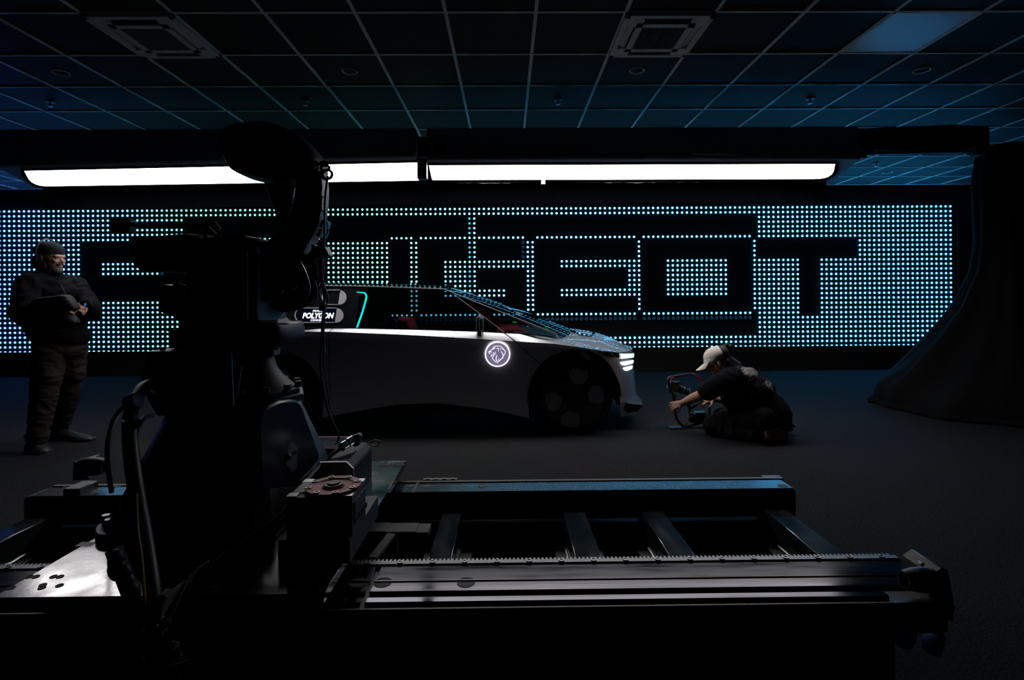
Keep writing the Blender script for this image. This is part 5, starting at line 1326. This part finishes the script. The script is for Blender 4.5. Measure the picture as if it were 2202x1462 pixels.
MB().tube(catmull([P(*p) for p in ((285, 905, 1.56), (283, 915, 1.56))], 3), .026, 14).build('collar', M_rubber, hose)
cable('thin_hose', 'thin black hose arching left beside the thick conduit', 'hose', ((283, 872, 1.66), (262, 880, 1.7), (244, 905, 1.74), (233, 945, 1.78), (231, 990, 1.82), (240, 1058, 1.86)), .008, M_cable)
cable('short_hose', 'short bent hose between the conduit and the riser', 'hose', ((328, 893, 1.72), (312, 897, 1.66), (300, 915, 1.6), (292, 945, 1.56)), .007, M_cabl2)
cable('earth_wire', 'thin yellow-green earth wire hanging by the thick conduit', 'wire', ((293, 1060, 1.42), (296, 1135, 1.38), (304, 1195, 1.34), (309, 1260, 1.31), (315, 1350, 1.28)), .0036, M_earth)
for k, (dx, lab) in enumerate(((0, 'upper'), (7, 'lower'))):
    cable('power_cable', lab + ' black power cable running from the gearbox to the cable bundle', 'cable', ((640, 1075 + 3 * dx, 1.60), (600, 1112 + 2 * dx, 1.55), (540, 1155 + dx, 1.50), (480, 1198 + dx, 1.45), (420, 1240 + dx, 1.40), (376, 1272 + dx, 1.34), (348, 1310 + dx, 1.29), (340, 1352, 1.26)), .008, M_cabl2)
cable('loop_wire', 'thin wire looping under the power cables towards the bundle', 'wire', ((450, 1205, 1.44), (408, 1240, 1.38), (388, 1280, 1.34), (370, 1320, 1.30), (345, 1348, 1.27)), .003, M_cabl2)
cs = thing('cable_sleeve', 'short grey sleeve round the power cables near the bundle', 'sleeve', P(360, 1284, 1.31))
MB().cyl(P(352, 1291, 1.315), P(366, 1276, 1.335), .0165, n=16).build('sleeve', M_pale, cs)
bu = thing('cable_bundle', 'tied bundle of grey and black cables hanging at the bottom edge', 'cable bundle', P(350, 1400, 1.24))
for k, (dx, m, r) in enumerate(((0, M_cabl2, .013), (14, M_cabl2, .011), (26, M_cable, .012), (-8, M_cable, .010), (20, M_cabl2, .008), (8, M_cable, .009))):
    MB().tube(catmull([P(332 + dx * .4, 1330, 1.28), P(328 + dx * .9, 1370, 1.265 - .004 * k), P(338 + dx * 1.1, 1420, 1.25 + .004 * k), P(356 + dx * 1.4, 1490, 1.235)], 6), r, 10).build('cable', m, bu)
for px, py, r in ((336, 1346, .027), (346, 1402, .036), (352, 1424, .038)):
    c = P(px, py, 1.255); MB().tube([c + Vector((r * cos(2 * pi * i / 20), r * .8 * sin(2 * pi * i / 20), .006 * cos(2 * pi * i / 20))) for i in range(20)], .0065, 6, True).build('cable_tie', M_rubber, bu)
MB().bar(P(370, 1432, 1.22), P(402, 1420, 1.20), .008, .003).build('tie_tail', M_cabl2, bu)
# wires hanging from the rings on the link
hw_ = thing('hanging_wires', 'thin black wires hanging from the robot link in front of the car', 'wires', P(700, 700, 2.05))
for k, pts in enumerate((((705, 378, 2.0), (699, 430, 2.0), (697, 520, 2.0), (690, 590, 2.0), (697, 640, 2.0), (693, 700, 2.02), (690, 800, 2.05), (705, 880, 2.08), (728, 935, 2.12), (722, 955, 2.14)),
                         ((690, 545, 2.0), (694, 600, 2.0), (705, 640, 2.0), (700, 662, 2.0), (696, 720, 2.02), (699, 760, 2.03)),
                         ((693, 550, 2.01), (697, 590, 2.01), (686, 625, 2.01), (694, 655, 2.01), (695, 700, 2.02), (697, 780, 2.05), (712, 900, 2.1)),
                         ((694, 552, 2.0), (690, 600, 2.0), (700, 630, 2.0), (696, 660, 2.0), (692, 720, 2.02), (690, 800, 2.05), (696, 822, 2.05)))):
    MB().tube(catmull([P(*p) for p in pts], 8), (.0042, .003, .003, .003)[k], 6).build('wire', M_cable if k % 2 == 0 else M_cabl2, hw_)
MB().obox(P(694, 661, 2.0), (.012, .012, .014)).build('knot', M_rubber, hw_, bevel=.004)
MB().tube(catmull([P(*p) for p in ((662, 586, 2.05), (675, 600, 2.05), (682, 625, 2.05), (678, 648, 2.05), (668, 656, 2.05), (658, 650, 2.05))], 6), .0028, 6).build('wire_loop', M_cabl2, hw_)
MB().tube(catmull([P(*p) for p in ((697, 465, 2.03), (704, 480, 2.03), (704, 500, 2.03), (694, 515, 2.03))], 6), .003, 6).build('wire_loop', M_cabl2, hw_)
# motor cable and tablet on the plate
cable('motor_cable', 'black cable running from the chrome connector down past the gearbox', 'cable', ((734, 963, 2.0), (705, 985, 1.95), (680, 1010, 1.88), (650, 1045, 1.78), (612, 1095, 1.66), (560, 1150, 1.58)), .007, M_cable)
tb = thing('tablet', 'dark tablet in a red case lying behind the servo motor', 'tablet', P(715, 965, 2.36))
MB().prism([P(px, py, Y) for px, py, Y in ((676, 968, 2.30), (738, 968, 2.30), (756, 938, 2.46), (682, 938, 2.46))], (0, 0, -.012)).build('case', M_redfl, tb, bevel=.003)
MB().prism([P(px, py, Y) for px, py, Y in ((680, 966, 2.305), (732, 966, 2.305), (746, 941, 2.44), (686, 941, 2.44))], (0, 0, .003)).build('screen', mat('tablet_screen', (.03, .035, .07), .08, noise=.1, coat=.5), tb)
lg = MB(); a = P(715, 966, 2.36); lg.box(a.x - .05, a.x + .05, 2.34, 2.42, PZT, a.z - .012); lg.build('holder', M_railblk, tb)
